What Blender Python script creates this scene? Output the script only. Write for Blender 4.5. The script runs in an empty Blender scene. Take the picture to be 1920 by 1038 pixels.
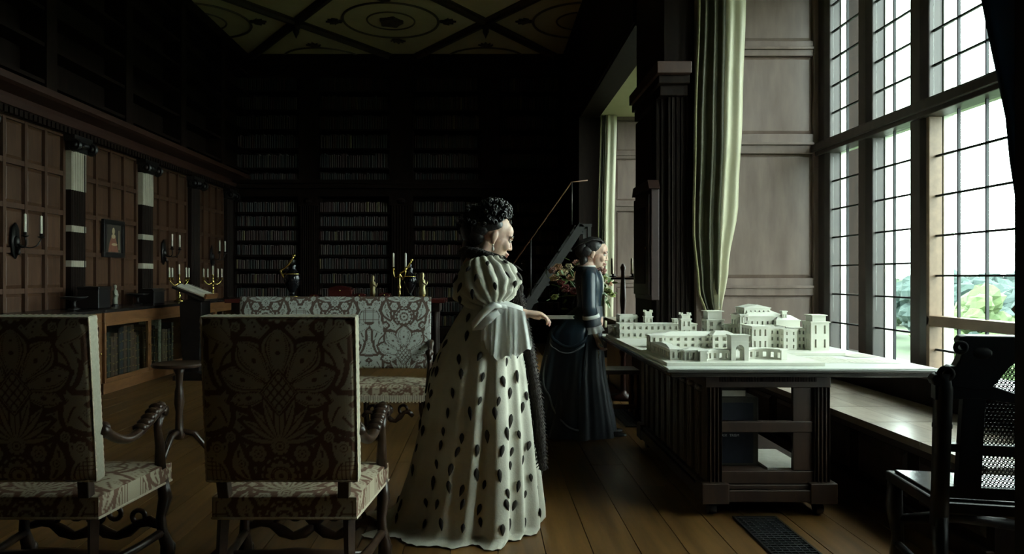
import bpy, math, random
import numpy as np
from mathutils import Vector, Matrix, Euler

random.seed(7)
SC = bpy.context.scene
COL = SC.collection
PI = math.pi

# ------------------------------------------------------------------ camera, sky, exposure
cam_d = bpy.data.cameras.new('camera')
cam_d.sensor_width = 36.0
cam_d.lens = 36.0 * 1300 / 1920
cam_d.shift_x = (960 - 908) / 1920
cam_d.clip_start = 0.05
cam_d.clip_end = 400
cam = bpy.data.objects.new('camera', cam_d)
cam.location = (0, 0, 1.3)
cam.rotation_euler = (PI / 2, 0, 0)
COL.objects.link(cam)
SC.camera = cam

SKY = 15.0
world = bpy.data.worlds.new('overcast_sky')
SC.world = world
world.use_nodes = True
wn = world.node_tree
bgn = wn.nodes['Background']
bgn.inputs['Color'].default_value = (0.86, 1.0, 0.965, 1)
bgn.inputs['Strength'].default_value = SKY
SC.view_settings.view_transform = 'Standard'
SC.view_settings.look = 'None'
SC.view_settings.gamma = 1.0
SC.view_settings.use_curve_mapping = False
SC.view_settings.exposure = 0.0
SC.cycles.max_bounces = 7
SC.cycles.diffuse_bounces = 4
SC.cycles.glossy_bounces = 3
SC.cycles.transmission_bounces = 4
SC.cycles.transparent_max_bounces = 12
SC.cycles.sample_clamp_indirect = 6.0
SC.cycles.caustics_reflective = False
SC.cycles.caustics_refractive = False


# ------------------------------------------------------------------ helpers
def lin(c):
    return tuple((x / 12.92 if x <= .04045 else ((x + .055) / 1.055) ** 2.4) for x in [k / 255 for k in c])


def at(px, py, d):
    """a point of the place read off the photograph at depth d (metres from the lens)"""
    return Vector(((px - 908) * d / 1300, d, 1.3 - (py - 518) * d / 1300))


def XX(px, d):
    return (px - 908) * d / 1300


def ZZ(py, d):
    return 1.3 - (py - 518) * d / 1300


class MB:
    def __init__(self):
        self.v = []
        self.f = []

    def add(self, vs, fs):
        b = len(self.v)
        self.v += [tuple(p) for p in vs]
        self.f += [tuple(i + b for i in f) for f in fs]
        return self

    def box(self, x0, x1, y0, y1, z0, z1):
        if x0 > x1: x0, x1 = x1, x0
        if y0 > y1: y0, y1 = y1, y0
        if z0 > z1: z0, z1 = z1, z0
        return self.add([(x0, y0, z0), (x1, y0, z0), (x1, y1, z0), (x0, y1, z0), (x0, y0, z1), (x1, y0, z1), (x1, y1, z1), (x0, y1, z1)],
                        [(0, 3, 2, 1), (4, 5, 6, 7), (0, 1, 5, 4), (1, 2, 6, 5), (2, 3, 7, 6), (3, 0, 4, 7)])

    def hull8(self, p):
        return self.add(p, [(0, 3, 2, 1), (4, 5, 6, 7), (0, 1, 5, 4), (1, 2, 6, 5), (2, 3, 7, 6), (3, 0, 4, 7)])

    def loft(self, rings, cap=True, closed=True):
        n = len(rings[0])
        vs = [p for r in rings for p in r]
        fs = []
        m = n if closed else n - 1
        for i in range(len(rings) - 1):
            for j in range(m):
                k = (j + 1) % n
                fs.append((i * n + j, i * n + k, (i + 1) * n + k, (i + 1) * n + j))
        if cap and closed:
            fs.append(tuple(reversed(range(n))))
            fs.append(tuple((len(rings) - 1) * n + j for j in range(n)))
        return self.add(vs, fs)

    def lathe(self, prof, n=16, c=(0, 0, 0), axis='z'):
        rings = []
        for r, h in prof:
            ring = []
            for j in range(n):
                a = 2 * PI * j / n
                x, y = r * math.cos(a), r * math.sin(a)
                if axis == 'z': ring.append((c[0] + x, c[1] + y, c[2] + h))
                elif axis == 'x': ring.append((c[0] + h, c[1] + x, c[2] + y))
                else: ring.append((c[0] + y, c[1] + h, c[2] + x))
            rings.append(ring)
        return self.loft(rings)

    def tube(self, pts, r, n=8, sx=1.0, sy=1.0):
        pts = [Vector(p) for p in pts]
        k = len(pts)
        rs = r if isinstance(r, (list, tuple)) else [r] * k
        rings = []
        up = None
        for i, p in enumerate(pts):
            t = (pts[min(i + 1, k - 1)] - pts[max(i - 1, 0)])
            if t.length < 1e-9: t = Vector((0, 0, 1))
            t.normalize()
            if up is None:
                a = Vector((0, 0, 1)) if abs(t.z) < .9 else Vector((1, 0, 0))
                up = (a - t * a.dot(t)).normalized()
            else:
                up = (up - t * up.dot(t))
                up = up.normalized() if up.length > 1e-6 else Vector((1, 0, 0))
            s = t.cross(up)
            rings.append([p + (s * math.cos(2 * PI * j / n) * sx + up * math.sin(2 * PI * j / n) * sy) * rs[i] for j in range(n)])
        return self.loft(rings)

    def prism(self, poly, axis, a, b):
        """poly of 2D points extruded along an axis: 'y' -> (x,z), 'x' -> (y,z), 'z' -> (x,y)"""
        def P(p, h):
            if axis == 'y': return (p[0], h, p[1])
            if axis == 'x': return (h, p[0], p[1])
            return (p[0], p[1], h)
        n = len(poly)
        vs = [P(p, a) for p in poly] + [P(p, b) for p in poly]
        fs = [tuple(reversed(range(n))), tuple(range(n, 2 * n))]
        fs += [(i, (i + 1) % n, n + (i + 1) % n, n + i) for i in range(n)]
        return self.add(vs, fs)

    def ball(self, c, r, n=10, m=7):
        rx, ry, rz = (r, r, r) if not isinstance(r, (tuple, list)) else r
        rings = []
        for i in range(m + 1):
            a = -PI / 2 + PI * (i * .98 + m * .01) / m
            rings.append([(c[0] + rx * math.cos(a) * math.cos(2 * PI * j / n), c[1] + ry * math.cos(a) * math.sin(2 * PI * j / n), c[2] + rz * math.sin(a)) for j in range(n)])
        return self.loft(rings)

    def torus(self, c, R, r, n=24, m=6, axis='z', sx=1, sy=1):
        vs = []
        for i in range(n):
            a = 2 * PI * i / n
            for j in range(m):
                b = 2 * PI * j / m
                x, y, z = (R + r * math.cos(b)) * math.cos(a) * sx, (R + r * math.cos(b)) * math.sin(a) * sy, r * math.sin(b)
                if axis == 'y': x, y, z = x, z, y
                if axis == 'x': x, y, z = z, x, y
                vs.append((c[0] + x, c[1] + y, c[2] + z))
        fs = [(i * m + j, ((i + 1) % n) * m + j, ((i + 1) % n) * m + (j + 1) % m, i * m + (j + 1) % m) for i in range(n) for j in range(m)]
        return self.add(vs, fs)

    def xf(self, M):
        self.v = [tuple(M @ Vector(p)) for p in self.v]
        return self

    def mesh(self, name, mat, smooth=False, fix=True):
        me = bpy.data.meshes.new(name)
        me.from_pydata(self.v, [], self.f)
        me.materials.append(mat)
        if fix:
            import bmesh
            bm = bmesh.new(); bm.from_mesh(me)
            bmesh.ops.recalc_face_normals(bm, faces=bm.faces[:])
            bm.to_mesh(me); bm.free()
        if smooth:
            me.polygons.foreach_set('use_smooth', [True] * len(me.polygons))
            if smooth is not True:
                me.set_sharp_from_angle(angle=math.radians(smooth))
        me.update()
        return me

    def build(self, name, mat, parent=None, smooth=False, bevel=0, kind=None, label=None, loc=None):
        o = bpy.data.objects.new(name, self.mesh(name, mat, smooth))
        COL.objects.link(o)
        if parent: o.parent = parent
        if loc is not None: o.location = loc
        if bevel:
            m = o.modifiers.new('bevel', 'BEVEL')
            m.width = bevel; m.segments = 2; m.limit_method = 'ANGLE'; m.angle_limit = .6
        if kind: o['kind'] = kind
        if label: o['label'] = label
        return o


def inst(name, me, parent=None, loc=(0, 0, 0), rot=None, scale=None):
    o = bpy.data.objects.new(name, me)
    COL.objects.link(o)
    if parent: o.parent = parent
    o.location = loc
    if rot is not None: o.rotation_euler = rot
    if scale is not None: o.scale = scale
    return o


def tag(o, label, cat, group=None):
    o['label'] = label; o['category'] = cat
    if group: o['group'] = group
    return o


def thing(name, label, cat, loc=(0, 0, 0), rz=0, group=None):
    o = bpy.data.objects.new(name, None)
    o.empty_display_size = .1
    COL.objects.link(o)
    o.location = loc
    o.rotation_euler = (0, 0, rz)
    return tag(o, label, cat, group)


def copy_tree(o, parent=None):
    c = o.copy()
    COL.objects.link(c)
    if parent: c.parent = parent
    for ch in list(o.children): copy_tree(ch, c)
    return c


def st(o):
    o['kind'] = 'structure'
    return o


# ------------------------------------------------------------------ materials
MATS = {}


def mat(name, c1, c2=None, rough=.5, scale=8, stretch=(1, 1, 1), bump=0, bscale=None, metal=0, sheen=0, coat=0, rand=0, spec=.5, detail=4, sss=0):
    if name in MATS: return MATS[name]
    m = bpy.data.materials.new(name)
    m.use_nodes = True
    nt = m.node_tree
    b = nt.nodes['Principled BSDF']
    b.inputs['Roughness'].default_value = rough
    b.inputs['Metallic'].default_value = metal
    b.inputs['Specular IOR Level'].default_value = spec
    if coat:
        b.inputs['Coat Weight'].default_value = coat
        b.inputs['Coat Roughness'].default_value = .25
    if sheen:
        b.inputs['Sheen Weight'].default_value = sheen
    if sss:
        b.inputs['Subsurface Weight'].default_value = sss
        b.inputs['Subsurface Radius'].default_value = (.02, .008, .004)
        b.inputs['Subsurface Scale'].default_value = .5
    c1 = tuple(c1) + (1,)
    if c2 is None and not bump and not rand:
        b.inputs['Base Color'].default_value = c1
        MATS[name] = m
        return m
    tc = nt.nodes.new('ShaderNodeTexCoord')
    mp = nt.nodes.new('ShaderNodeMapping')
    mp.inputs['Scale'].default_value = stretch
    nt.links.new(tc.outputs['Object'], mp.inputs['Vector'])
    nz = nt.nodes.new('ShaderNodeTexNoise')
    nz.inputs['Scale'].default_value = scale
    nz.inputs['Detail'].default_value = detail
    nz.inputs['Roughness'].default_value = .6
    nt.links.new(mp.outputs['Vector'], nz.inputs['Vector'])
    oi = nt.nodes.new('ShaderNodeObjectInfo')
    if rand:
        ad = nt.nodes.new('ShaderNodeVectorMath'); ad.operation = 'ADD'
        mu = nt.nodes.new('ShaderNodeVectorMath'); mu.operation = 'SCALE'
        mu.inputs[0].default_value = (17, 31, 11)
        nt.links.new(oi.outputs['Random'], mu.inputs['Scale'])
        nt.links.new(mp.outputs['Vector'], ad.inputs[0]); nt.links.new(mu.outputs[0], ad.inputs[1])
        nt.links.new(ad.outputs[0], nz.inputs['Vector'])
    rp = nt.nodes.new('ShaderNodeValToRGB')
    rp.color_ramp.elements[0].position = .32
    rp.color_ramp.elements[1].position = .68
    rp.color_ramp.elements[0].color = c1
    rp.color_ramp.elements[1].color = tuple(c2 or c1[:3])[:3] + (1,)
    nt.links.new(nz.outputs['Fac'], rp.inputs['Fac'])
    out = rp.outputs['Color']
    if rand:
        hs = nt.nodes.new('ShaderNodeHueSaturation')
        mr = nt.nodes.new('ShaderNodeMapRange')
        mr.inputs['To Min'].default_value = 1 - rand
        mr.inputs['To Max'].default_value = 1 + rand
        nt.links.new(oi.outputs['Random'], mr.inputs['Value'])
        nt.links.new(mr.outputs[0], hs.inputs['Value'])
        nt.links.new(out, hs.inputs['Color'])
        out = hs.outputs['Color']
    nt.links.new(out, b.inputs['Base Color'])
    if bump:
        n2 = nz
        if bscale:
            n2 = nt.nodes.new('ShaderNodeTexNoise')
            n2.inputs['Scale'].default_value = bscale
            n2.inputs['Detail'].default_value = 3
            nt.links.new(mp.outputs['Vector'], n2.inputs['Vector'])
        bp = nt.nodes.new('ShaderNodeBump')
        bp.inputs['Strength'].default_value = bump
        bp.inputs['Distance'].default_value = .01
        nt.links.new(n2.outputs['Fac'], bp.inputs['Height'])
        nt.links.new(bp.outputs['Normal'], b.inputs['Normal'])
    MATS[name] = m
    return m


def pat_mat(name, cbg, cfg, rough=.55, rb=.8, sheen=.0):
    """two-tone woven cloth: the 'pat' point attribute picks ground or figure thread"""
    m = bpy.data.materials.new(name); m.use_nodes = True
    nt = m.node_tree; b = nt.nodes['Principled BSDF']
    at_ = nt.nodes.new('ShaderNodeAttribute'); at_.attribute_name = 'pat'
    mx = nt.nodes.new('ShaderNodeMix'); mx.data_type = 'RGBA'
    mx.inputs[6].default_value = tuple(cbg) + (1,)
    mx.inputs[7].default_value = tuple(cfg) + (1,)
    nt.links.new(at_.outputs['Fac'], mx.inputs[0])
    nt.links.new(mx.outputs[2], b.inputs['Base Color'])
    mr = nt.nodes.new('ShaderNodeMapRange')
    mr.inputs['To Min'].default_value = rb; mr.inputs['To Max'].default_value = rough
    nt.links.new(at_.outputs['Fac'], mr.inputs['Value'])
    nt.links.new(mr.outputs[0], b.inputs['Roughness'])
    b.inputs['Sheen Weight'].default_value = sheen
    tc = nt.nodes.new('ShaderNodeTexCoord')
    nz = nt.nodes.new('ShaderNodeTexNoise'); nz.inputs['Scale'].default_value = 260
    nt.links.new(tc.outputs['Object'], nz.inputs['Vector'])
    bp = nt.nodes.new('ShaderNodeBump'); bp.inputs['Strength'].default_value = .25; bp.inputs['Distance'].default_value = .004
    nt.links.new(nz.outputs['Fac'], bp.inputs['Height']); nt.links.new(bp.outputs['Normal'], b.inputs['Normal'])
    return m


def thin_cloth(name, c1, c2, trans=.35, scale=10, stretch=(3, 3, .3), bump=.1, rough=.5):
    """cloth thin enough to let daylight glow through it"""
    m = mat(name, c1, c2, rough=rough, scale=scale, stretch=stretch, bump=bump)
    nt = m.node_tree
    b = nt.nodes['Principled BSDF']; out = nt.nodes['Material Output']
    tl_ = nt.nodes.new('ShaderNodeBsdfTranslucent')
    src = b.inputs['Base Color'].links[0].from_socket
    nt.links.new(src, tl_.inputs['Color'])
    mx = nt.nodes.new('ShaderNodeMixShader'); mx.inputs[0].default_value = trans
    nt.links.new(b.outputs[0], mx.inputs[1]); nt.links.new(tl_.outputs[0], mx.inputs[2])
    nt.links.new(mx.outputs[0], out.inputs['Surface'])
    return m


def glass_mat(name, tint=(.97, 1, .98), gloss=.06):
    m = bpy.data.materials.new(name); m.use_nodes = True
    nt = m.node_tree
    nt.nodes.remove(nt.nodes['Principled BSDF'])
    out = nt.nodes['Material Output']
    tr = nt.nodes.new('ShaderNodeBsdfTransparent'); tr.inputs['Color'].default_value = tuple(tint) + (1,)
    gl = nt.nodes.new('ShaderNodeBsdfGlossy'); gl.inputs['Roughness'].default_value = .03
    lw = nt.nodes.new('ShaderNodeLayerWeight')
    fr = nt.nodes.new('ShaderNodeMath'); fr.operation = 'MULTIPLY_ADD'
    pw = nt.nodes.new('ShaderNodeMath'); pw.operation = 'POWER'; pw.inputs[1].default_value = 5
    nt.links.new(lw.outputs['Facing'], pw.inputs[0]); nt.links.new(pw.outputs[0], fr.inputs[0])
    fr.inputs[1].default_value = .5; fr.inputs[2].default_value = .03
    mx = nt.nodes.new('ShaderNodeMixShader')
    nt.links.new(fr.outputs[0], mx.inputs[0]); nt.links.new(tr.outputs[0], mx.inputs[1]); nt.links.new(gl.outputs[0], mx.inputs[2])
    nt.links.new(mx.outputs[0], out.inputs['Surface'])
    return m


PANELW = mat('oak_panel', (.062, .029, .016), (.102, .049, .026), rough=.42, scale=3, stretch=(6, 6, .8), bump=.08, rand=.12)
RAILW = mat('oak_rail', (.06, .028, .016), (.095, .045, .024), rough=.45, scale=4, stretch=(4, 4, 1), rand=.08)
DARKW = mat('dark_wood', (.010, .0058, .0042), (.018, .0098, .0066), rough=.6, spec=.12, scale=4, stretch=(5, 5, 1), bump=.05)
BLACKW = mat('ebonised_wood', (.008, .007, .007), (.014, .011, .010), rough=.4, scale=6)
CARVED = mat('carved_walnut', (.026, .014, .009), (.050, .027, .016), rough=.3, scale=14, bump=.15)
REVEALW = mat('grazing_sheen_oak_panel', (.135, .087, .068), (.195, .135, .110), rough=.45, scale=3, stretch=(3, 3, .7), bump=.06, rand=.05)  # grazing window sheen put into the colour, paler than the wall panels
FLOORW = mat('oak_floor', (.085, .041, .012), (.195, .098, .029), rough=.38, scale=2.2, stretch=(7, .55, 1), bump=.08, rand=.22, detail=7)
TABLEW = mat('table_walnut', (.022, .011, .007), (.042, .021, .012), rough=.42, scale=4, stretch=(4, 4, 1), bump=.06)
CABW = mat('cabinet_oak', (.13, .055, .02), (.20, .09, .035), rough=.38, scale=4, stretch=(4, .8, 4), bump=.05)
GILT = mat('gilt', (.75, .55, .18), rough=.25, metal=1)
BRASS = mat('brass', (.62, .47, .16), rough=.2, metal=1)
DARKMET = mat('dark_iron', (.03, .028, .026), rough=.4, metal=.6)
WAX = mat('candle_wax', (.80, .80, .68), rough=.5)
PLASTER = mat('cream_plaster', (.50, .44, .27), (.58, .52, .33), rough=.8, scale=2, bump=.05)
RIBM = mat('ceiling_rib_oak', (.035, .022, .014), (.055, .034, .02), rough=.5, scale=5)
STONE = mat('pale_limestone', (.66, .68, .62), (.76, .77, .70), rough=.9, scale=6, bump=.1)
LEAD = mat('lead_came', (.03, .034, .036), rough=.55, metal=.3)
WINW = mat('window_oak', (.020, .015, .014), (.040, .029, .025), rough=.42, scale=5, stretch=(3, 3, 1))
CASEW = mat('casement_oak', (.14, .085, .05), (.20, .125, .075), rough=.5, scale=6, stretch=(3, 1, 3))
GLASS = glass_mat('window_glass')
PALE = mat('pale_stone_band', (.42, .38, .30), (.50, .46, .36), rough=.6, scale=9)

# ------------------------------------------------------------------ the room
XL, XR, XU = -4.95, 1.53, -4.60      # panelled left wall, right wall plane, upper left wall / ceiling edge
XW = 2.93                            # window plane
YB, YF = 14.0, -5.0                  # far wall, wall behind the lens
ZC = 5.62
BAY1, BAY2 = (2.0, 6.0), (7.1, 11.2)
ZS = 3.91                            # soffit of the window bays
SILL = .685

floor = st(MB().box(XL - .3, 3.4, YF - .2, YB + .3, -.12, -.02).build('floor', DARKW))
# boards run towards the far wall, 225 mm wide
x = .29 - .225 * 24
row = 0
while x < 3.0:
    y = YF + random.uniform(-1.5, 0)
    while y < YB:
        L = random.uniform(2.6, 4.2)
        y1 = min(y + L, YB)
        xa, xb = max(x, XL), min(x + .225, 2.93)
        y0 = max(y, YF)
        grate = False
        if xb - xa > .03 and y1 > y0 + .05:
            w, l = (xb - xa) / 2 - .0022, (y1 - y0) / 2 - .0015
            m = MB().box(-w, w, -l, l, -.03, 0)
            o = m.build('plank', FLOORW, floor, loc=((xa + xb) / 2, (y0 + y1) / 2, random.uniform(-.0015, 0)))
        y += L
    x += .225
    row += 1

wall_left = st(MB().box(XL - .3, XL - .03, YF, YB, 0, ZC).build('wall_left', DARKW))
wall_back = st(MB().box(XL - .3, 3.4, YB, YB + .25, 0, ZC).build('wall_back', DARKW))
wall_front = st(MB().box(XL - .3, 3.4, YF - .25, YF, 0, ZC).build('wall_front', DARKW))
wr = MB()
wr.box(XR, 3.3, YF, BAY1[0], 0, ZC)
wr.box(XR + .33, 3.3, BAY1[1], BAY2[0], 0, ZC)
wr.box(XR + .03, XR + .33, BAY1[1] + .01, BAY2[0], 3.14, ZC)
wr.box(XR, 3.3, BAY2[1], YB, 0, ZC)
wr.box(XR, 3.3, BAY1[0], BAY1[1], ZS, ZC)
wr.box(XR, 3.3, BAY2[0], BAY2[1], ZS, ZC)
for b in (BAY1, BAY2):
    wr.box(XW + .03, 3.3, b[0], b[1], 0, SILL - .04)
wall_right = st(wr.build('wall_right', DARKW))
ceiling = st(MB().box(XL - .3, 3.4, YF, YB, ZC, ZC + .2).build('ceiling', PLASTER))

# pale plaster soffit of the far bay
MB().box(1.86, XW + .02, BAY2[0] + .02, BAY2[1], ZS - .03, ZS).build('soffit', PLASTER, wall_right)
MB().box(XR + .02, 1.86, BAY2[0] + .02, BAY2[1], ZS - .03, ZS).build('lintel', DARKW, wall_right)
MB().box(XR + .02, XW + .02, BAY1[0] + .02, BAY1[1], ZS - .03, ZS).build('soffit', PLASTER, wall_right)

# ---- ceiling: diamond ribs, rings, rosettes
NX, NY = 1.6, 2.15
CX0, CY0 = -1.575, 11.7


def clip_seg(p, q, x0, x1, y0, y1):
    t0, t1 = 0., 1.
    dx, dy = q[0] - p[0], q[1] - p[1]
    for a, b in ((-dx, p[0] - x0), (dx, x1 - p[0]), (-dy, p[1] - y0), (dy, y1 - p[1])):
        if abs(a) < 1e-9:
            if b < 0: return None
        else:
            r = b / a
            if a < 0: t0 = max(t0, r)
            else: t1 = min(t1, r)
    if t1 - t0 < .02: return None
    return (p[0] + dx * t0, p[1] + dy * t0), (p[0] + dx * t1, p[1] + dy * t1)


def rib(p, q, w=.085, h=.09):
    d = Vector((q[0] - p[0], q[1] - p[1], 0)); L = d.length; d.normalize()
    n = Vector((-d.y, d.x, 0))
    prof = [(-w, 0), (-w, -.02), (-w * .45, -.035), (-w * .35, -h), (w * .35, -h), (w * .45, -.035), (w, -.02), (w, 0)]
    rings = []
    for e in (p, q):
        rings.append([Vector((e[0], e[1], ZC)) + n * a + Vector((0, 0, b)) for a, b in prof])
    MB().loft(rings).build('rib', RIBM, ceiling)


def inside(xx, yy, m=0):
    return XU - m < xx < XR + m and 0.5 - m < yy < YB + m


def leafy(r, lobes, z, th=.035, amp=.25):
    pts = []
    for i in range(lobes * 8):
        a = 2 * PI * i / (lobes * 8)
        rr = r * (1 - amp + amp * abs(math.cos(a * lobes / 2)) + .06 * math.cos(a * lobes * 2))
        pts.append((rr * math.cos(a), rr * math.sin(a)))
    return MB().prism(pts, 'z', z, z + th)


ros_me = leafy(.2, 5, -.05, .05).ball((0, 0, -.05), (.06, .06, .04), 10, 4).mesh('rosette', RIBM)
RINGM = mat('ring_moulding', (.10, .075, .045), rough=.6)
ring_big = MB().torus((0, 0, 0), .80, .022, 48, 6).mesh('ring_moulding', RINGM)
ring_small = MB().torus((0, 0, 0), .40, .016, 40, 6).mesh('ring_moulding', RINGM)


def spray_mesh():
    m = MB()
    for k in range(5):
        a = math.radians(-50 + 25 * k)
        L = .24 - .03 * abs(k - 2)
        c, s = math.cos(a), math.sin(a)
        m.prism([(0, -.01), (L * .5 * c - .045 * -s * -1, L * .5 * s - .045 * c), (L * c, L * s), (L * .5 * c + -s * .045, L * .5 * s + c * .045), (0, .01)], 'z', -.03, 0)
    m.ball((0, 0, -.01), (.05, .05, .03), 8, 4)
    return m.mesh('spray', RIBM)


spray_me = spray_mesh()
pend_me = MB().lathe([(.075, 0), (.08, -.05), (.05, -.09), (.055, -.13), (.02, -.2), (.002, -.24)], 10).mesh('pendant', RIBM, 40)


def arc_ring(cx, cy, R, r):
    """the part of a ring inside the room"""
    pts, runs = [], []
    for i in range(97):
        a = 2 * PI * i / 96
        p = (cx + R * math.cos(a), cy + R * math.sin(a))
        if inside(*p): pts.append((p[0], p[1], ZC - .004))
        elif pts: runs.append(pts); pts = []
    if pts: runs.append(pts)
    for rn in runs:
        if len(rn) > 3: MB().tube(rn, r, 6).build('ring_moulding', RINGM, ceiling)


for i in range(-3, 4):
    for j in range(-6, 3):
        if (i + j) % 2: continue
        cx, cy = CX0 + NX * i, CY0 + NY * j
        L, R_, T, B = (cx - NX, cy), (cx + NX, cy), (cx, cy + NY), (cx, cy - NY)
        for p, q in ((L, T), (T, R_)):
            s = clip_seg(p, q, XU, XR, .5, YB)
            if s: rib(*s)
        if cx - .81 > XU and cx + .81 < XR and .5 < cy - .81 and cy + .81 < YB:
            inst('ring_moulding', ring_big, ceiling, (cx, cy, ZC - .004))
            inst('ring_moulding', ring_small, ceiling, (cx, cy, ZC - .004))
        else:
            arc_ring(cx, cy, .80, .022); arc_ring(cx, cy, .40, .016)
        if inside(cx, cy, -.21): inst('rosette', ros_me, ceiling, (cx, cy, ZC))
        for a, rr in ((0, .86), (PI, .86), (PI / 2, .86), (-PI / 2, .86)):
            p = (cx + rr * math.cos(a), cy + rr * math.sin(a))
            if inside(p[0] + .3 * math.cos(a), p[1] + .3 * math.sin(a)): inst('spray', spray_me, ceiling, (p[0], p[1], ZC), (0, 0, a))
        for p in (L, T):
            if inside(*p, -.1): inst('pendant', pend_me, ceiling, (p[0], p[1], ZC - .06))

# ---- cornices
def run_y(prof, x0, sgn, y0, y1):
    return MB().loft([[(x0 + sgn * a, yy, b) for a, b in prof] for yy in (y0, y1)])


CORN = [(0, 2.97), (.06, 2.97), (.08, 3.02), (.16, 3.04), (.18, 3.10), (.10, 3.12), (.12, 3.17), (.30, 3.20), (.35, 3.22), (.35, 3.29), (0, 3.29)]
REDW = mat('red_brown_cornice', (.036, .013, .008), (.058, .022, .013), rough=.5, scale=4, stretch=(3, .6, 3))
t = st(run_y(CORN, XL, 1, .5, YB - .02).build('trim_1', REDW))
dent_me = MB().box(-.03, .03, -.025, .025, -.035, .035).mesh('dentil', DARKW)
for k in range(110):
    inst('dentil', dent_me, t, (XL + .11, 5.6 + k * .0765, 3.00))
# upper left wall stands over the cornice, lined with bookcases
up = st(MB().box(XL - .02, XU - .28, .5, YB, 3.29, ZC).build('wall_left_upper', DARKW))
for k in range(9):
    yy = .9 + k * 1.62
    MB().box(XU - .28, XU, yy - .09, yy + .09, 3.29, ZC).build('upright', DARKW, up)
for k, z in enumerate((3.33, 3.72, 4.1, 4.48, 4.86, 5.24)):
    MB().box(XU - .28, XU - .02, .5, YB - .3, z, z + .04).build('shelf', DARKW, up)
MB().box(XU - .28, XU + .03, .5, YB, 5.45, ZC).build('frieze', DARKW, up)

# ---- left wall panelling
def panel_mesh(w, h, name, m, depth=.022, mar=.035):
    """fielded panel facing +x, lower-left corner at the origin, running along +y and +z"""
    b = MB()
    o = [(0, 0), (w, 0), (w, h), (0, h)]
    i = [(mar, mar), (w - mar, mar), (w - mar, h - mar), (mar, h - mar)]
    vs = [(0, p[0], p[1]) for p in o] + [(.004, p[0], p[1]) for p in o] + [(depth, p[0], p[1]) for p in i]
    fs = [(3, 2, 1, 0), (8, 9, 10, 11)] + [(k, (k + 1) % 4, 4 + (k + 1) % 4, 4 + k) for k in range(4)] + [(4 + k, 4 + (k + 1) % 4, 8 + (k + 1) % 4, 8 + k) for k in range(4)]
    return b.add(vs, fs).mesh(name, m)


ROWZ = [0.12, .66, 1.15, 1.58, 2.05, 2.51, 2.97]
pils = [(6.45, 6.75), (8.15, 8.45), (9.85, 10.17), (11.5, 11.85), (13.1, 13.4)]
segs = [(4.6, 6.45, 5), (6.75, 8.15, 4), (8.45, 9.85, 4), (10.17, 11.5, 4), (11.85, 13.1, 4)]
STILE, RAIL = .045, .055
for y0, y1, n in segs:
    w = (y1 - y0 - STILE) / n
    stl = MB().box(-.012, .030, 0, STILE, ROWZ[0], ROWZ[-1]).mesh('stile', RAILW)
    for k in range(n + 1):
        inst('stile', stl, wall_left, (XL, y0 + k * w, 0))
    for z in ROWZ:
        MB().box(-.012, .026, 0, y1 - y0, -RAIL / 2, RAIL / 2).build('rail', RAILW, wall_left, loc=(XL, y0, z))
    for r in range(len(ROWZ) - 1):
        h = ROWZ[r + 1] - ROWZ[r] - RAIL
        pm = panel_mesh(w - STILE, h, 'panel', PANELW)
        for k in range(n):
            inst('panel', pm, wall_left, (XL - .012, y0 + k * w + STILE, ROWZ[r] + RAIL / 2))
MB().box(XL - .03, XL + .02, YF, 4.6, 0, 2.97).build('backing_board', DARKW, wall_left)
MB().box(XL - .03, XL + .02, 13.4, YB, 0, 2.97).build('backing_board', DARKW, wall_left)
MB().box(XL - .03, XL + .05, YF, YB - .05, 0, .13).build('skirting', DARKW, wall_left)


def fluted(w, z0, z1, depth=.09, nf=6, flut=.016):
    """fluted shaft facing +x, width w along y"""
    prof = [(0, 0)]
    step = w / nf
    for k in range(nf):
        a = k * step
        prof += [(depth, a + .15 * step), (depth, a + .2 * step), (depth - flut, a + .4 * step), (depth - flut, a + .75 * step), (depth, a + .95 * step)]
    prof += [(depth, w), (0, w)]
    return MB().loft([[(p[0], p[1], z) for p in prof] for z in (z0, z1)])


for y0, y1 in pils:
    p = fluted(y1 - y0, .9, 2.78).build('pilaster', DARKW, wall_left, loc=(XL, y0, 0))
    for za, zb in (((2.33, 2.80), (1.835, 1.91), (1.42, 1.495)) if y0 < 10 else ()):
        fluted(y1 - y0 + .004, za, zb, .096).build('pale_band', PALE, p)
    MB().box(0, .13, -.02, y1 - y0 + .02, .1, .92).build('pedestal', DARKW, p)
    w = y1 - y0
    cp = MB().box(0, .16, -.04, w + .04, 2.90, 2.97).box(0, .12, -.01, w + .01, 2.79, 2.91)
    for s in (-.02, w + .02):
        cp.torus((.15, s, 2.85), .055, .028, 14, 6, 'y')
        cp.ball((.16, s, 2.85), .045, 8, 5)
    cp.ball((.16, w / 2, 2.86), (.06, .08, .05), 8, 5)
    cp.build('capital', BLACKW, p, 40)

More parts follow.
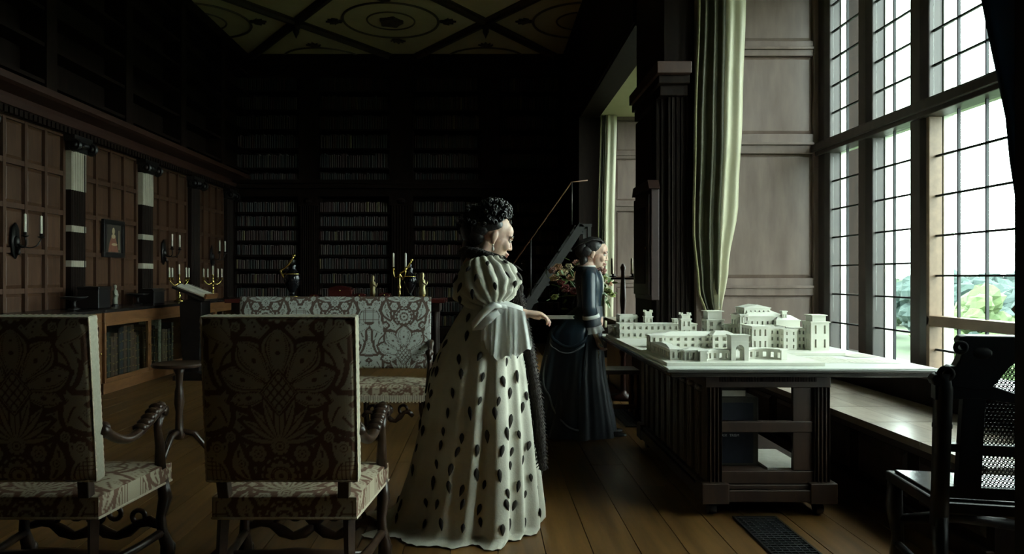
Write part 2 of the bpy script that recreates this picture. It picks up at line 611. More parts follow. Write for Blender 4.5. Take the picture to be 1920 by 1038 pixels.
# ---- far wall bookcases
BAYS = [(-4.9, -3.64), (-3.26, -1.86), (-1.40, -.08), (.30, 1.5)]
YS = YB - .36
SH = [.34, .62, .90, 1.18, 1.46, 1.74, 2.02, 2.30, 2.58, 2.86]
UPSH = [3.45, 3.83, 4.21, 4.59, 4.97]
bw = wall_back
MB().box(XL, XR, YS - .05, YB, 0, .30).build('plinth', DARKW, bw)
MB().box(XL, XR, YS - .06, YB, 2.88, 3.02).build('frieze', DARKW, bw)
MB().box(XL, XR, YS - .25, YB, 3.02, 3.10).box(XL, XR, YS - .32, YB, 3.10, 3.17).build('gallery_cornice', DARKW, bw)
MB().box(XU - .3, XR, YS - .10, YB, 5.22, ZC).box(XU - .3, XR, YS - .2, YB, 5.45, ZC).build('frieze', DARKW, bw)
for x0, x1 in [(-3.64, -3.26), (-1.86, -1.40), (-.08, .30)]:
    MB().box(x0, x1, YS - .02, YB, .3, 2.88).build('upright', DARKW, bw)
    g = fluted(x1 - x0 - .08, .55, 2.70, .05, 7, .014)
    g.xf(Matrix.Rotation(-PI / 2, 4, 'Z'))
    g.build('pilaster', DARKW, bw, loc=(x0 + .04, YS - .015, 0))
    MB().box(x0, x1, YS - .10, YS, 2.70, 2.88).ball(((x0 + x1) / 2, YS - .08, 2.78), (.1, .06, .07), 10, 5).build('capital', DARKW, bw)
    MB().box(x0, x1, YS - .02, YB, 3.17, 5.22).build('upright', DARKW, bw)
for x0, x1 in ((XL, -4.9), (1.5, XR)):
    MB().box(x0, x1, YS, YB, .3, 2.88).build('upright', DARKW, bw)
for x0, x1 in BAYS:
    for z in SH[:-1] + UPSH + [3.17]:
        MB().box(x0 - .005, x1 + .005, YS, YB - .01, z - .035, z).build('shelf', DARKW, bw)

# ---- right wall, bays
# far reveal of the near bay: framed oak panels that face the room
def reveal_panels(yf, x0, x1, rows, m, parent, fr=.06):
    zs = [r[0] for r in rows] + [rows[-1][1]]
    MB().box(x0 - .10, x0, yf - .045, yf + .01, 0, ZS - .03).build('stile', m, parent, bevel=.004)
    MB().box(x1, x1 + .10, yf - .045, yf + .01, 0, ZS - .03).build('stile', m, parent, bevel=.004)
    prev = 0
    for za, zb in rows:
        MB().box(x0, x1, yf - .040, yf + .01, prev, za).build('rail', m, parent, bevel=.004)
        if prev: MB().box(x0, x1, yf - .058, yf - .04, (prev + za) / 2 - .012, (prev + za) / 2 + .012).build('bead', m, parent, bevel=.004)
        prev = zb
        pm = panel_mesh(x1 - x0, zb - za, 'panel', m, .016, .03)
        inst('panel', pm, parent, (x0, yf - .005, za), (0, 0, -PI / 2))
    MB().box(x0, x1, yf - .040, yf + .01, prev, ZS - .03).build('rail', m, parent, bevel=.004)


ROWS = [(.10, .42), (.52, 1.14), (1.29, 2.36), (2.53, 3.20), (3.33, 3.82)]
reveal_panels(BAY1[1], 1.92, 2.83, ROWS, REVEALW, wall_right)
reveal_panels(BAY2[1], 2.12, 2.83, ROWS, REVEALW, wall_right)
# pier between the bays: fluted corner post, cornice block, framed cupboard
pr = thing('pier_case', 'dark carved bookcase pier with a stepped cornice between the two window bays', 'bookcase', (XR, 6.56, 0))
MB().box(-.02, .30, -.56, .54, 0, .5).build('plinth', DARKW, pr, bevel=.006)
MB().box(.02, .30, -.50, .54, .5, 2.86).build('body', DARKW, pr)
g = fluted(.20, .5, 2.86, .06, 5, .016).xf(Matrix.Translation((.06, -.49, 0)) @ Matrix.Rotation(-PI / 2, 4, 'Z'))
g.build('pilaster', DARKW, pr)
g = fluted(.18, .5, 2.86, .05, 5, .014).xf(Matrix.Translation((.03, -.48, 0)) @ Matrix.Scale(-1, 4, (1, 0, 0)))
g.build('pilaster', DARKW, pr)
for k, (a, za, zb) in enumerate(((.04, 2.86, 2.95), (.10, 2.95, 3.02), (.16, 3.02, 3.12))):
    MB().box(-a * .45, .22, -.56 - a, .42, za, zb).build('cornice_step', REDW if k == 2 else DARKW, pr, bevel=.006)
cb = thing('hanging_cupboard', 'dark red-brown hanging cupboard with a panelled door on the bookcase pier', 'cupboard', (XR - .02, 6.30, 1.10))
CUPW = mat('red_mahogany', (.022, .009, .008), (.036, .014, .011), rough=.4, scale=5, stretch=(3, 3, 1))
MB().box(-.07, 0, -.32, .32, 0, .96).build('body', CUPW, cb, bevel=.006)
MB().prism([(-.35, .96), (.35, .96), (.29, 1.04), (-.29, 1.04)], 'x', -.095, 0).build('cornice', CUPW, cb)
dr = MB().box(-.09, -.07, -.29, .29, .04, .92).build('door', CUPW, cb, bevel=.004)
MB().box(-.098, -.09, -.20, .20, .14, .82).build('door_panel', DARKW, dr, bevel=.004)
MB().ball((-.102, -.25, .45), .014, 8, 5).build('knob', BRASS, dr, True)

# ---- windows
def window(name, y0, y1, lights, z_low, z_tr, z_top, case=None):
    """lights: list of (ya, yb, ncols). The frame is oak inside and pale stone outside."""
    w = st(MB().box(XW - .10, XW + .20, y0, y1, SILL - .04, SILL).box(XW - .10, XW + .16, y0, y1, ZS - .10, ZS - .03).build(name, WINW))
    edges = [y0] + [e for l in lights for e in l[:2]] + [y1]
    for k in range(0, len(edges), 2):
        a, b = edges[k], edges[k + 1]
        c = (a + b) / 2
        MB().prism([(XW - .03, a), (XW + .06, a), (XW + .06, b), (XW - .03, b), (XW - .06, min(b, c + .05)), (XW - .06, max(a, c - .05))], 'z', SILL, ZS - .05).build('mullion', WINW, w, bevel=.006)
        MB().box(XW + .06, XW + .125, a - .01, b + .01, SILL, ZS - .05).build('stone_mullion', STONE, w)
    MB().box(XW - .09, XW + .05, y0, y1, z_tr[0], z_tr[1]).box(XW - .12, XW - .09, y0, y1, z_tr[0] + .03, z_tr[1] - .02).build('transom', WINW, w, bevel=.006)
    MB().box(XW + .05, XW + .12, y0, y1, z_tr[0] + .01, z_tr[1]).build('stone_transom', STONE, w)
    for ya, yb, n in lights:
        pw = (yb - ya) / n
        for zlo, zhi, r in ((SILL, z_tr[0], 7), (z_tr[1], ZS - .10, 6)):
            rows = []
            if case and abs(ya - case[0]) < .01 and zlo == SILL:
                MB().box(XW - .05, XW + .035, ya, yb, .985, 1.05).build('casement_rail', CASEW, w, bevel=.005)
                MB().box(XW - .05, XW + .035, yb - .03, yb, zlo, zhi).build('casement_stile', CASEW, w, bevel=.004)
                MB().box(XW - .05, XW + .035, ya, ya + .03, zlo, zhi).build('casement_stile', CASEW, w, bevel=.004)
                rows = [(zlo, .83), (.83, .985)] + [(1.05 + k * (zhi - 1.05) / 5, 1.05 + (k + 1) * (zhi - 1.05) / 5) for k in range(5)]
            else:
                ph = (zhi - zlo) / r
                rows = [(zlo + k * ph, zlo + (k + 1) * ph) for k in range(r)]
            for za, zb in rows:
                pm = MB().box(-.002, .002, -pw / 2 + .001, pw / 2 - .001, za - zb + .001, -.001).mesh('pane', GLASS)
                for c in range(n):
                    inst('pane', pm, w, (XW + random.uniform(-.001, .001), ya + pw * (c + .5), zb), (0, random.uniform(-.01, .01), random.uniform(-.012, .012)))
                if zb < zhi - .01:
                    MB().box(XW - .008, XW + .008, ya, yb, zb - .0065, zb + .0065).build('lead_came', LEAD, w)
            for c in range(1, n):
                MB().box(XW - .008, XW + .008, ya + pw * c - .0055, ya + pw * c + .0055, zlo, zhi).build('lead_came', LEAD, w)
    return w


TR = (2.34, 2.45)
window('window_1', BAY1[0], BAY1[1], [(2.2, 2.62, 2), (2.80, 3.40, 2), (3.56, 4.52, 4), (4.72, 5.18, 2), (5.36, 5.82, 2)], SILL, TR, ZS, case=(3.56,))
window('window_2', BAY2[0], BAY2[1], [(7.25, 7.75, 2), (8.0, 8.5, 2), (8.75, 9.65, 4), (9.9, 10.4, 2), (10.6, 11.05, 2)], SILL, TR, ZS)

# ---- window seats
SEATTOP = mat('daylit_seat_oak', (.26, .21, .165), (.40, .345, .285), rough=.3, scale=5, stretch=(3, .8, 1), bump=.05, rand=.15)  # window reflection put into the colour as pale oak
for b, nm in ((BAY1, 'near'), (BAY2, 'far')):
    ws = thing('window_seat', {'near': 'long panelled oak window seat beneath the tall leaded window beside the model table',
                               'far': 'oak window seat beneath the window of the bay beyond the pier'}[nm], 'window seat', (2.24, b[0] + (1.05 if nm == 'near' else 0), 0))
    L = b[1] - b[0] - .05 - (1.05 if nm == 'near' else 0)
    D = XW - .035 - 2.24
    y = 0
    for k in range(3):
        for q in range(6):
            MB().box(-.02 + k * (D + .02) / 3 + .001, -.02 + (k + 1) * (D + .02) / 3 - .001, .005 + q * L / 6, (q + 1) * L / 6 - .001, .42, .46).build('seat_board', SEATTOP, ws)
    MB().box(.01, D, .005, L, 0, .42).build('carcass', DARKW, ws)
    MB().box(-.03, .01, .005, L, 0, .09).build('skirting', TABLEW, ws, bevel=.004)
    n = 5
    for k in range(n):
        pm = panel_mesh(L / n - .10, .24, 'panel', TABLEW, .014, .025)
        o = inst('panel', pm, ws, (.012, .005 + (k + 1) * L / n - .05, .13), (0, 0, PI))
    MB().box(-.008, .01, .005, L, .38, .42).build('rail', TABLEW, ws, bevel=.003)

# ---- outside: lawn and trees
LAWN = mat('lawn', (.035, .055, .025), (.05, .075, .035), rough=.95, scale=.5)
st(MB().box(3.6, 260, -120, 260, -5.2, -5.0).build('ground_outside', LAWN))
BARK = mat('bark', (.06, .05, .04), rough=.9)


def tree(px, py_top, d_window, h, r, label, m, seed, hue=None):
    """a tree whose crown is a heap of leafy clumps; foot on the lawn"""
    x = XX(px, d_window); y = d_window
    ztop = ZZ(py_top, d_window)
    rnd = random.Random(seed)
    t = thing('tree', label, 'tree', (x, y, -5.0))
    H = ztop + 5.0
    MB().tube([(0, 0, 0), (.1, 0, H * .3), (0, .1, H * .6)], [r * .09, r * .07, r * .04], 8).build('trunk', BARK, t, True)
    b = MB()
    for k in range(46):
        u = rnd.uniform(-1, 1); a = rnd.uniform(0, 2 * PI); q = rnd.uniform(.55, .92)
        s = math.sqrt(1 - u * u)
        c = (r * q * s * math.cos(a), r * q * s * math.sin(a), H * .55 + H * .42 * q * u)
        rr = r * rnd.uniform(.2, .34)
        n0 = len(b.v)
        b.ball(c, (rr, rr, rr * .85), 10, 7)
        for i in range(n0, len(b.v)):
            p = b.v[i]; kk = 1 + rnd.uniform(-.18, .18)
            b.v[i] = tuple(c[q_] + (p[q_] - c[q_]) * kk for q_ in range(3))
    b.build('crown', m, t)
    return t


LEAF1 = mat('yellow_green_leaves', (.05, .085, .03), (.085, .12, .045), rough=.8, scale=3)
LEAF2 = mat('blue_green_leaves', (.022, .042, .040), (.036, .060, .052), rough=.8, scale=1.5)
LEAF3 = mat('mid_green_leaves', (.035, .06, .035), (.05, .08, .045), rough=.8, scale=2)
tree(1835, 535, 26, 5, 2.0, 'rounded yellow-green tree on the lawn outside the wide window light', LEAF1, 1)
tree(1955, 512, 34, 7, 3.2, 'dark blue-green tree close beside the rounded yellow-green tree outside', LEAF2, 2)
tree(1770, 507, 60, 8, 4.2, 'tall distant tree rising behind the rounded yellow-green tree', LEAF2, 3)
tree(1885, 520, 70, 8, 6.0, 'broad hazy tree on the far tree line behind the rounded tree', LEAF2, 4)
tree(1680, 523, 90, 7, 4.5, 'mid-green tree on the far tree line seen through the narrow window light', LEAF3, 5)
tree(1600, 528, 75, 7, 5.0, 'mid-green tree seen through the light closest to the panelled reveal', LEAF3, 6)

# ------------------------------------------------------------------ damask cloth
def damask(X, Z, W=.60, H=.66):
    """large mirrored palmette repeat; X, Z in metres (numpy arrays), X=0 on the axis of symmetry"""
    X = ((X + W / 2) % W) - W / 2
    Z = Z % H
    x = np.abs(X); z = Z
    M = np.zeros_like(x)

    def leaf(cx, cz, ang, L, w, p=1.0, bend=0, val=1.0, vein=.0, rim=False, dots=False, both=True):
        a = math.radians(ang)
        for off in (0, H, -H):
            dx, dz = x - cx, z - cz + off
            s = (dx * math.cos(a) + dz * math.sin(a)) / L
            t = -dx * math.sin(a) + dz * math.cos(a)
            t = t - bend * L * np.sin(np.clip(s, 0, 1) * PI)
            ss = np.clip(s, 0, 1)
            ww = w * np.sin(PI * ss ** p) + 1e-9
            ins = (s > 0) & (s < 1) & (np.abs(t) < ww)
            M[ins] = val
            q = np.abs(t) / ww
            if rim: M[ins & (q > .70) & (q < .80)] = 1 - val
            if rim == 2: M[ins & (q > .50) & (q < .58) & ((s * 30) % 1 < .6)] = 1 - val
            if vein: M[ins & (np.abs(t) < vein) & (s > .12) & (s < .85)] = 1 - val
            if dots: M[ins & (np.hypot((s - .62) * L, t * 1.3) < .011)] = 1 - val; M[ins & (np.hypot((s - .82) * L, t) < .005)] = 1 - val

    def flower(cx, cz, r, n=8, val=1.0, core=True):
        for off in (0, H, -H):
            dx, dz = x - cx, z - cz + off
            rr = np.hypot(dx, dz); an = np.arctan2(dz, dx)
            edge = r * (.78 + .22 * np.abs(np.cos(an * n / 2)))
            M[rr < edge] = val
            if core:
                M[(rr > r * .42) & (rr < r * .52)] = 1 - val
                M[rr < r * .16] = 1 - val

    # scrolling side foliage
    leaf(.265, .50, 100, .22, .040, 1, .12, 1, .006)
    leaf(.225, .40, 118, .20, .035, .8, -.18, 1, .005)
    leaf(.17, .56, 28, .15, .034, 1, .08, 1, 0, True)
    leaf(.30, .22, 120, .19, .048, .8, .10, 1, .005)
    leaf(.20, .24, 60, .13, .030, .9, .1, 1, .004)
    leaf(.30, .10, 140, .13, .032, .9, .1, 1, .004)
    leaf(.115, .02, 75, .16, .028, 1, -.15, 1, .005)
    leaf(.30, .36, 175, .11, .022, 1, .2, 1)
    for cx, cz, r in ((.245, .155, .030), (.19, .20, .022), (.275, .295, .024), (.20, .345, .018), (.115, .575, .018), (.16, .63, .02), (.24, .64, .024)):
        flower(cx, cz, r, 7)
    # corner fruit
    for off in (0, H):
        rr = np.hypot(x - .30, (z - .02 + off - (H if off else 0)) * .85)
        ins = rr < .085
        M[ins] = 1
        M[ins & ((((x * 60) % 1) < .16) | (((z * 60) % 1) < .16))] = 0
        M[(rr > .092) & (rr < .102)] = 1
    # fan of petals round the lozenge
    C = (.0, .375)
    for ang, L, w, p in ((-10, .19, .036, 1.7), (20, .235, .050, 1.8), (53, .25, .058, 1.9), (90, .25, .062, 1.9)):
        leaf(C[0], C[1], ang, L + .02, w + .012, p, 0, 0)
        leaf(C[0], C[1], ang, L, w, p, 0, 1, 0, 2, True)
    # spiky leaves below
    for ang, L in ((8, .15), (30, .165), (50, .175), (70, .18), (90, .20)):
        leaf(.0, .185, ang, L + .012, .026, .9, 0, 0)
        leaf(.0, .185, ang, L, .019, .9, 0, 1, .0022)
    flower(0, .165, .036, 8)
    flower(.085, .135, .034, 6); flower(.15, .095, .028, 6)
    # lozenge lattice
    lz = x / .062 + np.abs(z - C[1]) / .078
    M[lz < 1.22] = 0
    M[lz < 1.10] = 1
    u, v = (x / .062 + (z - C[1]) / .078), (x / .062 - (z - C[1]) / .078)
    lat = (np.abs((u * 2 + .5) % 1 - .5) < .13) | (np.abs((v * 2 + .5) % 1 - .5) < .13)
    M[(lz < 1.0) & lat] = 0
    M[(lz > .98) & (lz < 1.03)] = 0
    # base rosette
    flower(0, .045, .062, 12)
    for off in (0, H):
        rr = np.hypot(x, (z - .045 - off) * 1.0)
        M[(rr > .034) & (rr < .040)] = 0
        M[(rr > .070) & (rr < .078) & (np.cos(np.arctan2(z - .045, x) * 14) > -.3)] = 1
    return M


_damask_raw = damask
_RES = .002
_W, _H = .60, .66
_gx = (np.arange(int(_W / _RES)) + .5) * _RES - _W / 2
_gz = (np.arange(int(_H / _RES)) + .5) * _RES
_T = _damask_raw(*np.meshgrid(_gx, _gz))
_D = _T > .5
for _k in range(11):
    _D = _D | np.roll(_D, 1, 0) | np.roll(_D, -1, 0) | np.roll(_D, 1, 1) | np.roll(_D, -1, 1)
_fill = ~_D
_E = _fill.copy()
for _k in range(2):
    _E = _E & np.roll(_E, 1, 0) & np.roll(_E, -1, 0) & np.roll(_E, 1, 1) & np.roll(_E, -1, 1)
_GX, _GZ = np.meshgrid(np.abs(_gx), _gz)
_vein = np.sin(_GX * 190 + 2.2 * np.sin(_GZ * 60)) * np.sin(_GZ * 170 + 2 * np.sin(_GX * 55)) > .72
_T = np.where(_fill & ~(_E & _vein), 1.0, _T)


def damask(X, Z):
    """the finished repeat: ground left between the main figures is filled with small leaves"""
    i = np.floor(((X + _W / 2) % _W) / _RES).astype(int) % _T.shape[1]
    j = np.floor((Z % _H) / _RES).astype(int) % _T.shape[0]
    return _T[j, i]


def set_pat(me, vals):
    a = me.attributes.new('pat', 'FLOAT', 'POINT')
    a.data.foreach_set('value', np.asarray(vals, dtype=np.float32).ravel())


def cloth_slab(name, mat_, nx, nz, fn_front, w, h, thick, uoff=0, voff=0, dome=.012, flip=False, back=True):
    """padded panel in the xz plane, centre of its lower edge at the origin, facing -y; both faces carry the pattern"""
    us = np.linspace(-w / 2, w / 2, nx + 1); vs_ = np.linspace(0, h, nz + 1)
    U, V = np.meshgrid(us, vs_)
    vals = fn_front(U + uoff, V + voff)
    e = (1 - (2 * np.abs(U) / w) ** 8) * (1 - np.abs(2 * V / h - 1) ** 8)
    verts, faces, pats = [], [], []
    n = (nx + 1) * (nz + 1)
    for sgn in (-1, 1):
        Y = sgn * (thick / 2 - .008 + .008 * np.minimum(1, e * 3) + dome * e)
        verts += list(zip(U.ravel(), Y.ravel(), V.ravel()))
        pats.append(vals.ravel())
    for s in range(2):
        b = s * n
        for j in range(nz):
            r0 = b + j * (nx + 1)
            for i in range(nx):
                q = (r0 + i, r0 + i + 1, r0 + i + nx + 2, r0 + i + nx + 1)
                faces.append(q if s == 0 else q[::-1])
    bord = [i for i in range(nx + 1)] + [j * (nx + 1) + nx for j in range(1, nz + 1)] + [nz * (nx + 1) + i for i in range(nx - 1, -1, -1)] + [j * (nx + 1) for j in range(nz - 1, 0, -1)]
    for k in range(len(bord)):
        a, b_ = bord[k], bord[(k + 1) % len(bord)]
        faces.append((b_, a, a + n, b_ + n))
    me = bpy.data.meshes.new(name)
    me.from_pydata(verts, [], faces)
    me.materials.append(mat_)
    me.polygons.foreach_set('use_smooth', [True] * len(me.polygons))
    set_pat(me, np.concatenate(pats))
    return me


def cushion(name, mat_, wf, wb, d, z0, h, fn, nx=90, ny=80, dome=.035, uoff=0, voff=0, drop=True):
    """upholstered seat: back edge at y=0, front at y=d; flares from wb to wf; the cloth runs over the edges"""
    verts, pats, faces = [], [], []
    # surface parameter s runs from the lower edge up the back, over the top, down the front
    prof = []
    m = 14
    for k in range(m): prof.append((0, z0 + h * k / m))
    for k in range(ny + 1):
        t = k / ny
        prof.append((d * t, z0 + h + dome * (math.sin(PI * t) ** .6 if 0 < t < 1 else 0)))
    for k in range(1, m + 1): prof.append((d, z0 + h * (1 - k / m)))
    us = np.linspace(-1, 1, nx + 1)
    arc = 0; last = prof[0]
    for (y, z) in prof:
        arc += math.hypot(y - last[0], z - last[1]); last = (y, z)
        w = (wb + (wf - wb) * y / d) / 2
        top = z >= z0 + h - 1e-6
        for u in us:
            zz = z
            if top: zz = z0 + h + (z - z0 - h) * max(0, 1 - abs(u) ** 6)
            verts.append((u * w, y, zz))
        pats.append(fn(us * w + uoff, np.full_like(us, arc + voff)))
    nr = len(prof)
    for j in range(nr - 1):
        for i in range(nx):
            faces.append((j * (nx + 1) + i, j * (nx + 1) + i + 1, (j + 1) * (nx + 1) + i + 1, (j + 1) * (nx + 1) + i))
    # side walls: strips between the edge and the lower rim
    base = len(verts)
    pats = list(np.concatenate(pats))
    for sgn, col in ((-1, 0), (1, nx)):
        rows = 10
        idx = []
        for r in range(rows + 1):
            for k in range(ny + 1):
                e = verts[(m + k) * (nx + 1) + col]
                zz = e[2] + (z0 - e[2]) * r / rows
                idx.append(len(verts)); verts.append((e[0], e[1], zz))
                pats.append(float(fn(np.array([e[1] * .9 + .1]), np.array([zz + .33]))[0]))
        for r in range(rows):
            for k in range(ny):
                a = idx[r * (ny + 1) + k]; b = idx[r * (ny + 1) + k + 1]; c = idx[(r + 1) * (ny + 1) + k + 1]; d_ = idx[(r + 1) * (ny + 1) + k]
                faces.append((a, b, c, d_) if sgn > 0 else (d_, c, b, a))
    b0 = len(verts)
    verts += [(-wb / 2, 0, z0), (wb / 2, 0, z0), (wf / 2, d, z0), (-wf / 2, d, z0)]; pats += [0, 0, 0, 0]
    faces.append((b0 + 3, b0 + 2, b0 + 1, b0))
    me = bpy.data.meshes.new(name)
    me.from_pydata(verts, [], faces)
    me.materials.append(mat_)
    import bmesh
    bm = bmesh.new(); bm.from_mesh(me); bmesh.ops.recalc_face_normals(bm, faces=bm.faces[:]); bm.to_mesh(me); bm.free()
    me.polygons.foreach_set('use_smooth', [True] * len(me.polygons))
    me.set_sharp_from_angle(angle=.7)
    set_pat(me, pats)
    return me


DAMASK = pat_mat('cream_brown_damask', (.16, .082, .052), (.44, .375, .265), .5, .8)
DAMASK2 = pat_mat('silver_damask', (.095, .058, .042), (.44, .46, .42), .5, .8)
BAND = mat('cream_edge_cloth', (.36, .335, .25), (.43, .41, .31), rough=.6, scale=60)
BRAID = mat('cream_braid', (.52, .44, .32), (.62, .54, .42), rough=.8, scale=90, bump=.5)


def scroll_arm(m, x, y0, y1, z0, dip, z1):
    pts = []
    for k in range(15):
        t = k / 14
        y = y0 + (y1 - y0) * t
        z = z0 + (z1 - z0) * t - dip * math.sin(PI * min(1, t * 1.05)) ** 1.2
        pts.append((x(t) if callable(x) else x, y, z))
    rs = [.021 + .010 * max(0, (k / 14 - .55)) * 2 + (.006 if k < 2 else 0) for k in range(15)]
    m.tube(pts, rs, 10, 1.15, .9)
    return pts


def armchair():
    t = thing('armchair', 'x', 'armchair', (0, 0, 0))
    # upholstered back, reclined towards the rear
    bm_ = cloth_slab('back_panel', DAMASK, 150, 160, damask, .59, .645, .06, 0, .02, .010)
    b = inst('back_panel', bm_, t, (0, -.005, .505), (math.radians(5), 0, 0))
    m = MB()
    w, h = .59 / 2, .645
    path = [(-w, 0, 0), (-w, 0, h), (w, 0, h), (w, 0, 0), (-w, 0, 0)]
    for s in (-1, 1):
        pts = []
        for (p, q) in zip(path[:-1], path[1:]):
            nseg = 48
            for k in range(nseg):
                f = k / nseg
                pts.append((p[0] + (q[0] - p[0]) * f, s * .026, p[2] + (q[2] - p[2]) * f))
        pts.append(pts[0])
        m.tube(pts, [.0055 if i % 2 else .0035 for i in range(len(pts))], 5)
    m.build('braid', BRAID, b)
    for x0, x1, z0, z1 in ((-.2985, -.2955, 0, .645), (.2955, .2985, 0, .645), (-.297, .297, .6455, .6485)):
        MB().box(x0, x1, -.024, .024, z0, z1).build('edge_band', BAND, b)
    cm = cushion('seat_cushion', DAMASK, .68, .57, .52, .345, .085, damask, 110, 90, .03, 0, .05)
    s = inst('seat_cushion', cm, t, (0, .0, 0))
    mm = MB().tube([(-.285, 0, .347), (.285, 0, .347), (.34, .52, .347), (-.34, .52, .347), (-.285, 0, .347)], .006, 6)
    mm.build('braid', BRAID, s)
    for sx in (-1, 1):
        MB().hull8([(sx * .235 - .022, -.018, .43), (sx * .235 + .022, -.018, .43), (sx * .235 + .022, .03, .43), (sx * .235 - .022, .03, .43),
                    (sx * .24 - .022, -.035, .53), (sx * .24 + .022, -.035, .53), (sx * .24 + .022, .01, .53), (sx * .24 - .022, .01, .53)]).build('back_post', CARVED, t, bevel=.004)
        # rear leg raked backwards
        MB().tube([(sx * .25, .03, .36), (sx * .255, .015, .2), (sx * .26, -.03, .05), (sx * .26, -.045, 0)], [.025, .022, .022, .026], 4).build('leg', CARVED, t)
        # front leg: turned scroll
        pts = [(sx * .315, .48, .36), (sx * .32, .50, .27), (sx * .315, .465, .19), (sx * .32, .47, .12), (sx * .325, .505, .05), (sx * .325, .51, 0)]
        MB().tube(pts, [.026, .032, .022, .024, .03, .033], 10).ball((sx * .325, .52, .03), .035, 8, 5).build('leg', CARVED, t, True)
        # arm with dipping sweep and rolled end
        a = MB()
        pts = scroll_arm(a, lambda q: sx * (.285 + .04 * q), .0, .43, .70, .085, .70)
        e = pts[-1]
        a.torus((e[0], e[1] + .005, e[2] - .012), .027, .018, 16, 8, 'x')
        a.tube([(e[0] - .032, e[1] + .005, e[2] - .012), (e[0] + .032, e[1] + .005, e[2] - .012)], .024, 10)
        for k in range(5):
            p = pts[9 + k]
            a.ball((p[0], p[1], p[2] + .015), (.034, .018, .02), 8, 5)
        a.ball((sx * .285, .035, .69), (.03, .03, .035), 8, 5)
        ar = a.build('arm', CARVED, t, True)
        sp = [(e[0], e[1], e[2] - .02), (e[0], e[1] - .02, e[2] - .09), (e[0] - sx * .005, e[1] + .015, e[2] - .17), (e[0] - sx * .01, e[1] + .03, .42)]
        MB().tube(sp, [.026, .017, .022, .026], 8).build('arm_support', CARVED, t, True)
    # carved scrolling front stretcher and H stretcher
    f = MB()
    for sx in (-1, 1):
        pts = [(sx * (.30 - .05 * k), .49, .13 + .035 * math.sin(k * 1.05 + .4)) for k in range(7)]
        f.tube(pts, [.018, .026, .02, .028, .02, .026, .02], 8)
        f.torus((sx * .20, .49, .185), .03, .012, 14, 6, 'y')
        f.torus((sx * .09, .49, .20), .028, .012, 14, 6, 'y')
    f.ball((0, .49, .19), (.05, .025, .05), 10, 6)
    f.build('front_stretcher', CARVED, t, True)
    for sx in (-1, 1):
        MB().tube([(sx * .262, -.03, .12), (sx * .28, .12, .13), (sx * .30, .30, .12), (sx * .318, .47, .12)], [.016, .024, .018, .02], 8).build('side_stretcher', CARVED, t, True)
    MB().tube([(-.285, .2, .125), (-.1, .2, .125), (0, .2, .125), (.1, .2, .125), (.285, .2, .125)], [.016, .022, .03, .022, .016], 8).build('cross_stretcher', CARVED, t, True)
    return t


ch = armchair()
ch.location = (-.79, 2.74, 0)
tag(ch, 'damask armchair with pale braid standing right behind the lady in the spotted gown', 'armchair', 'damask armchairs')
c2 = copy_tree(ch)
c2.location = (-1.81, 2.74, 0)
c2['label'] = 'damask armchair with pale braid standing in front of the glazed folio cabinet'


# ---- settee
def settee():
    W = 1.66
    t = thing('settee', 'long high-backed settee in silvery damask facing the armchairs', 'settee', (-1.295, 6.0, 0), PI)
    # built facing +y (local); turned round to face the room
    bm_ = cloth_slab('back_panel', DAMASK2, 330, 120, damask, W, .62, .06, .0, .26, .010)
    b = inst('back_panel', bm_, t, (0, -.01, .51), (math.radians(4), 0, 0))
    cm = cushion('seat_cushion', DAMASK, W + .05, W, .56, .37, .06, damask, 150, 60, .04, 0, .1)
    s = inst('seat_cushion', cm, t, (0, .0, 0))
    fr = MB()
    n = 120
    for k in range(n):
        fr.box(-W / 2 + k * W / n + .002, -W / 2 + (k + 1) * W / n - .002, .562, .572, .315 + .008 * (k % 2), .372)
    fr.build('fringe', BRAID, s, kind='stuff')
    MB().box(-W / 2, W / 2, -.02, .55, .33, .372).build('seat_rail', CARVED, t, bevel=.004)
    for sx in (-1, 1):
        MB().box(sx * W / 2 - .03, sx * W / 2 + .03, -.035, .02, .33, .56).build('back_post', CARVED, t)
        a = MB()
        pts = scroll_arm(a, lambda q: sx * (W / 2 + .0 + .03 * q), .0, .50, .74, .07, .70)
        e = pts[-1]
        a.torus((e[0], e[1], e[2] - .015), .03, .02, 14, 6, 'x')
        a.build('arm', CARVED, t, True)
        MB().tube([(e[0], e[1] - .01, e[2] - .02), (e[0], e[1] - .03, e[2] - .10), (e[0], e[1] + .01, e[2] - .2), (e[0] - sx * .01, e[1] + .02, .36)], [.028, .018, .026, .03], 8).build('arm_support', CARVED, t, True)
    for sx in (-1, -.34, .34, 1):
        x = sx * (W / 2 - .02)
        MB().tube([(x, .51, .34), (x, .53, .26), (x, .50, .18), (x, .51, .1), (x, .53, .03), (x, .53, 0)], [.03, .034, .024, .026, .034, .036], 10).build('leg', CARVED, t, True)
        MB().tube([(x, .02, .34), (x, .0, .1), (x, -.04, 0)], [.026, .024, .026], 4).build('leg', CARVED, t)
    for q in range(3):
        x0 = -W / 2 + .05 + q * W / 3
        f = MB()
        for sx in (-1, 1):
            cx = x0 + W / 6 - .03
            pts = [(cx + sx * (.20 - .035 * k), .52, .20 + .04 * math.sin(k * 1.1)) for k in range(7)]
            f.tube(pts, [.016, .022, .016, .024, .016, .022, .016], 8)
            f.torus((cx + sx * .12, .52, .255), .032, .012, 14, 6, 'y')
        f.ball((cx, .52, .25), (.045, .02, .045), 10, 6)
        f.build('front_stretcher', CARVED, t, True)
    return t


settee()

# ------------------------------------------------------------------ model table
TX0, TX1, TY0, TY1, TZ = .955, 2.40, 3.63, 5.88, .82
tb = thing('library_table', 'large walnut library table on a fluted pedestal with casters under the palace model', 'table', (1.54, 4.5, 0))
o = Vector(tb.location)


def tl(m, name, mt, parent=tb, **k):
    m.xf(Matrix.Translation(-o)); return m.build(name, mt, parent, **k)


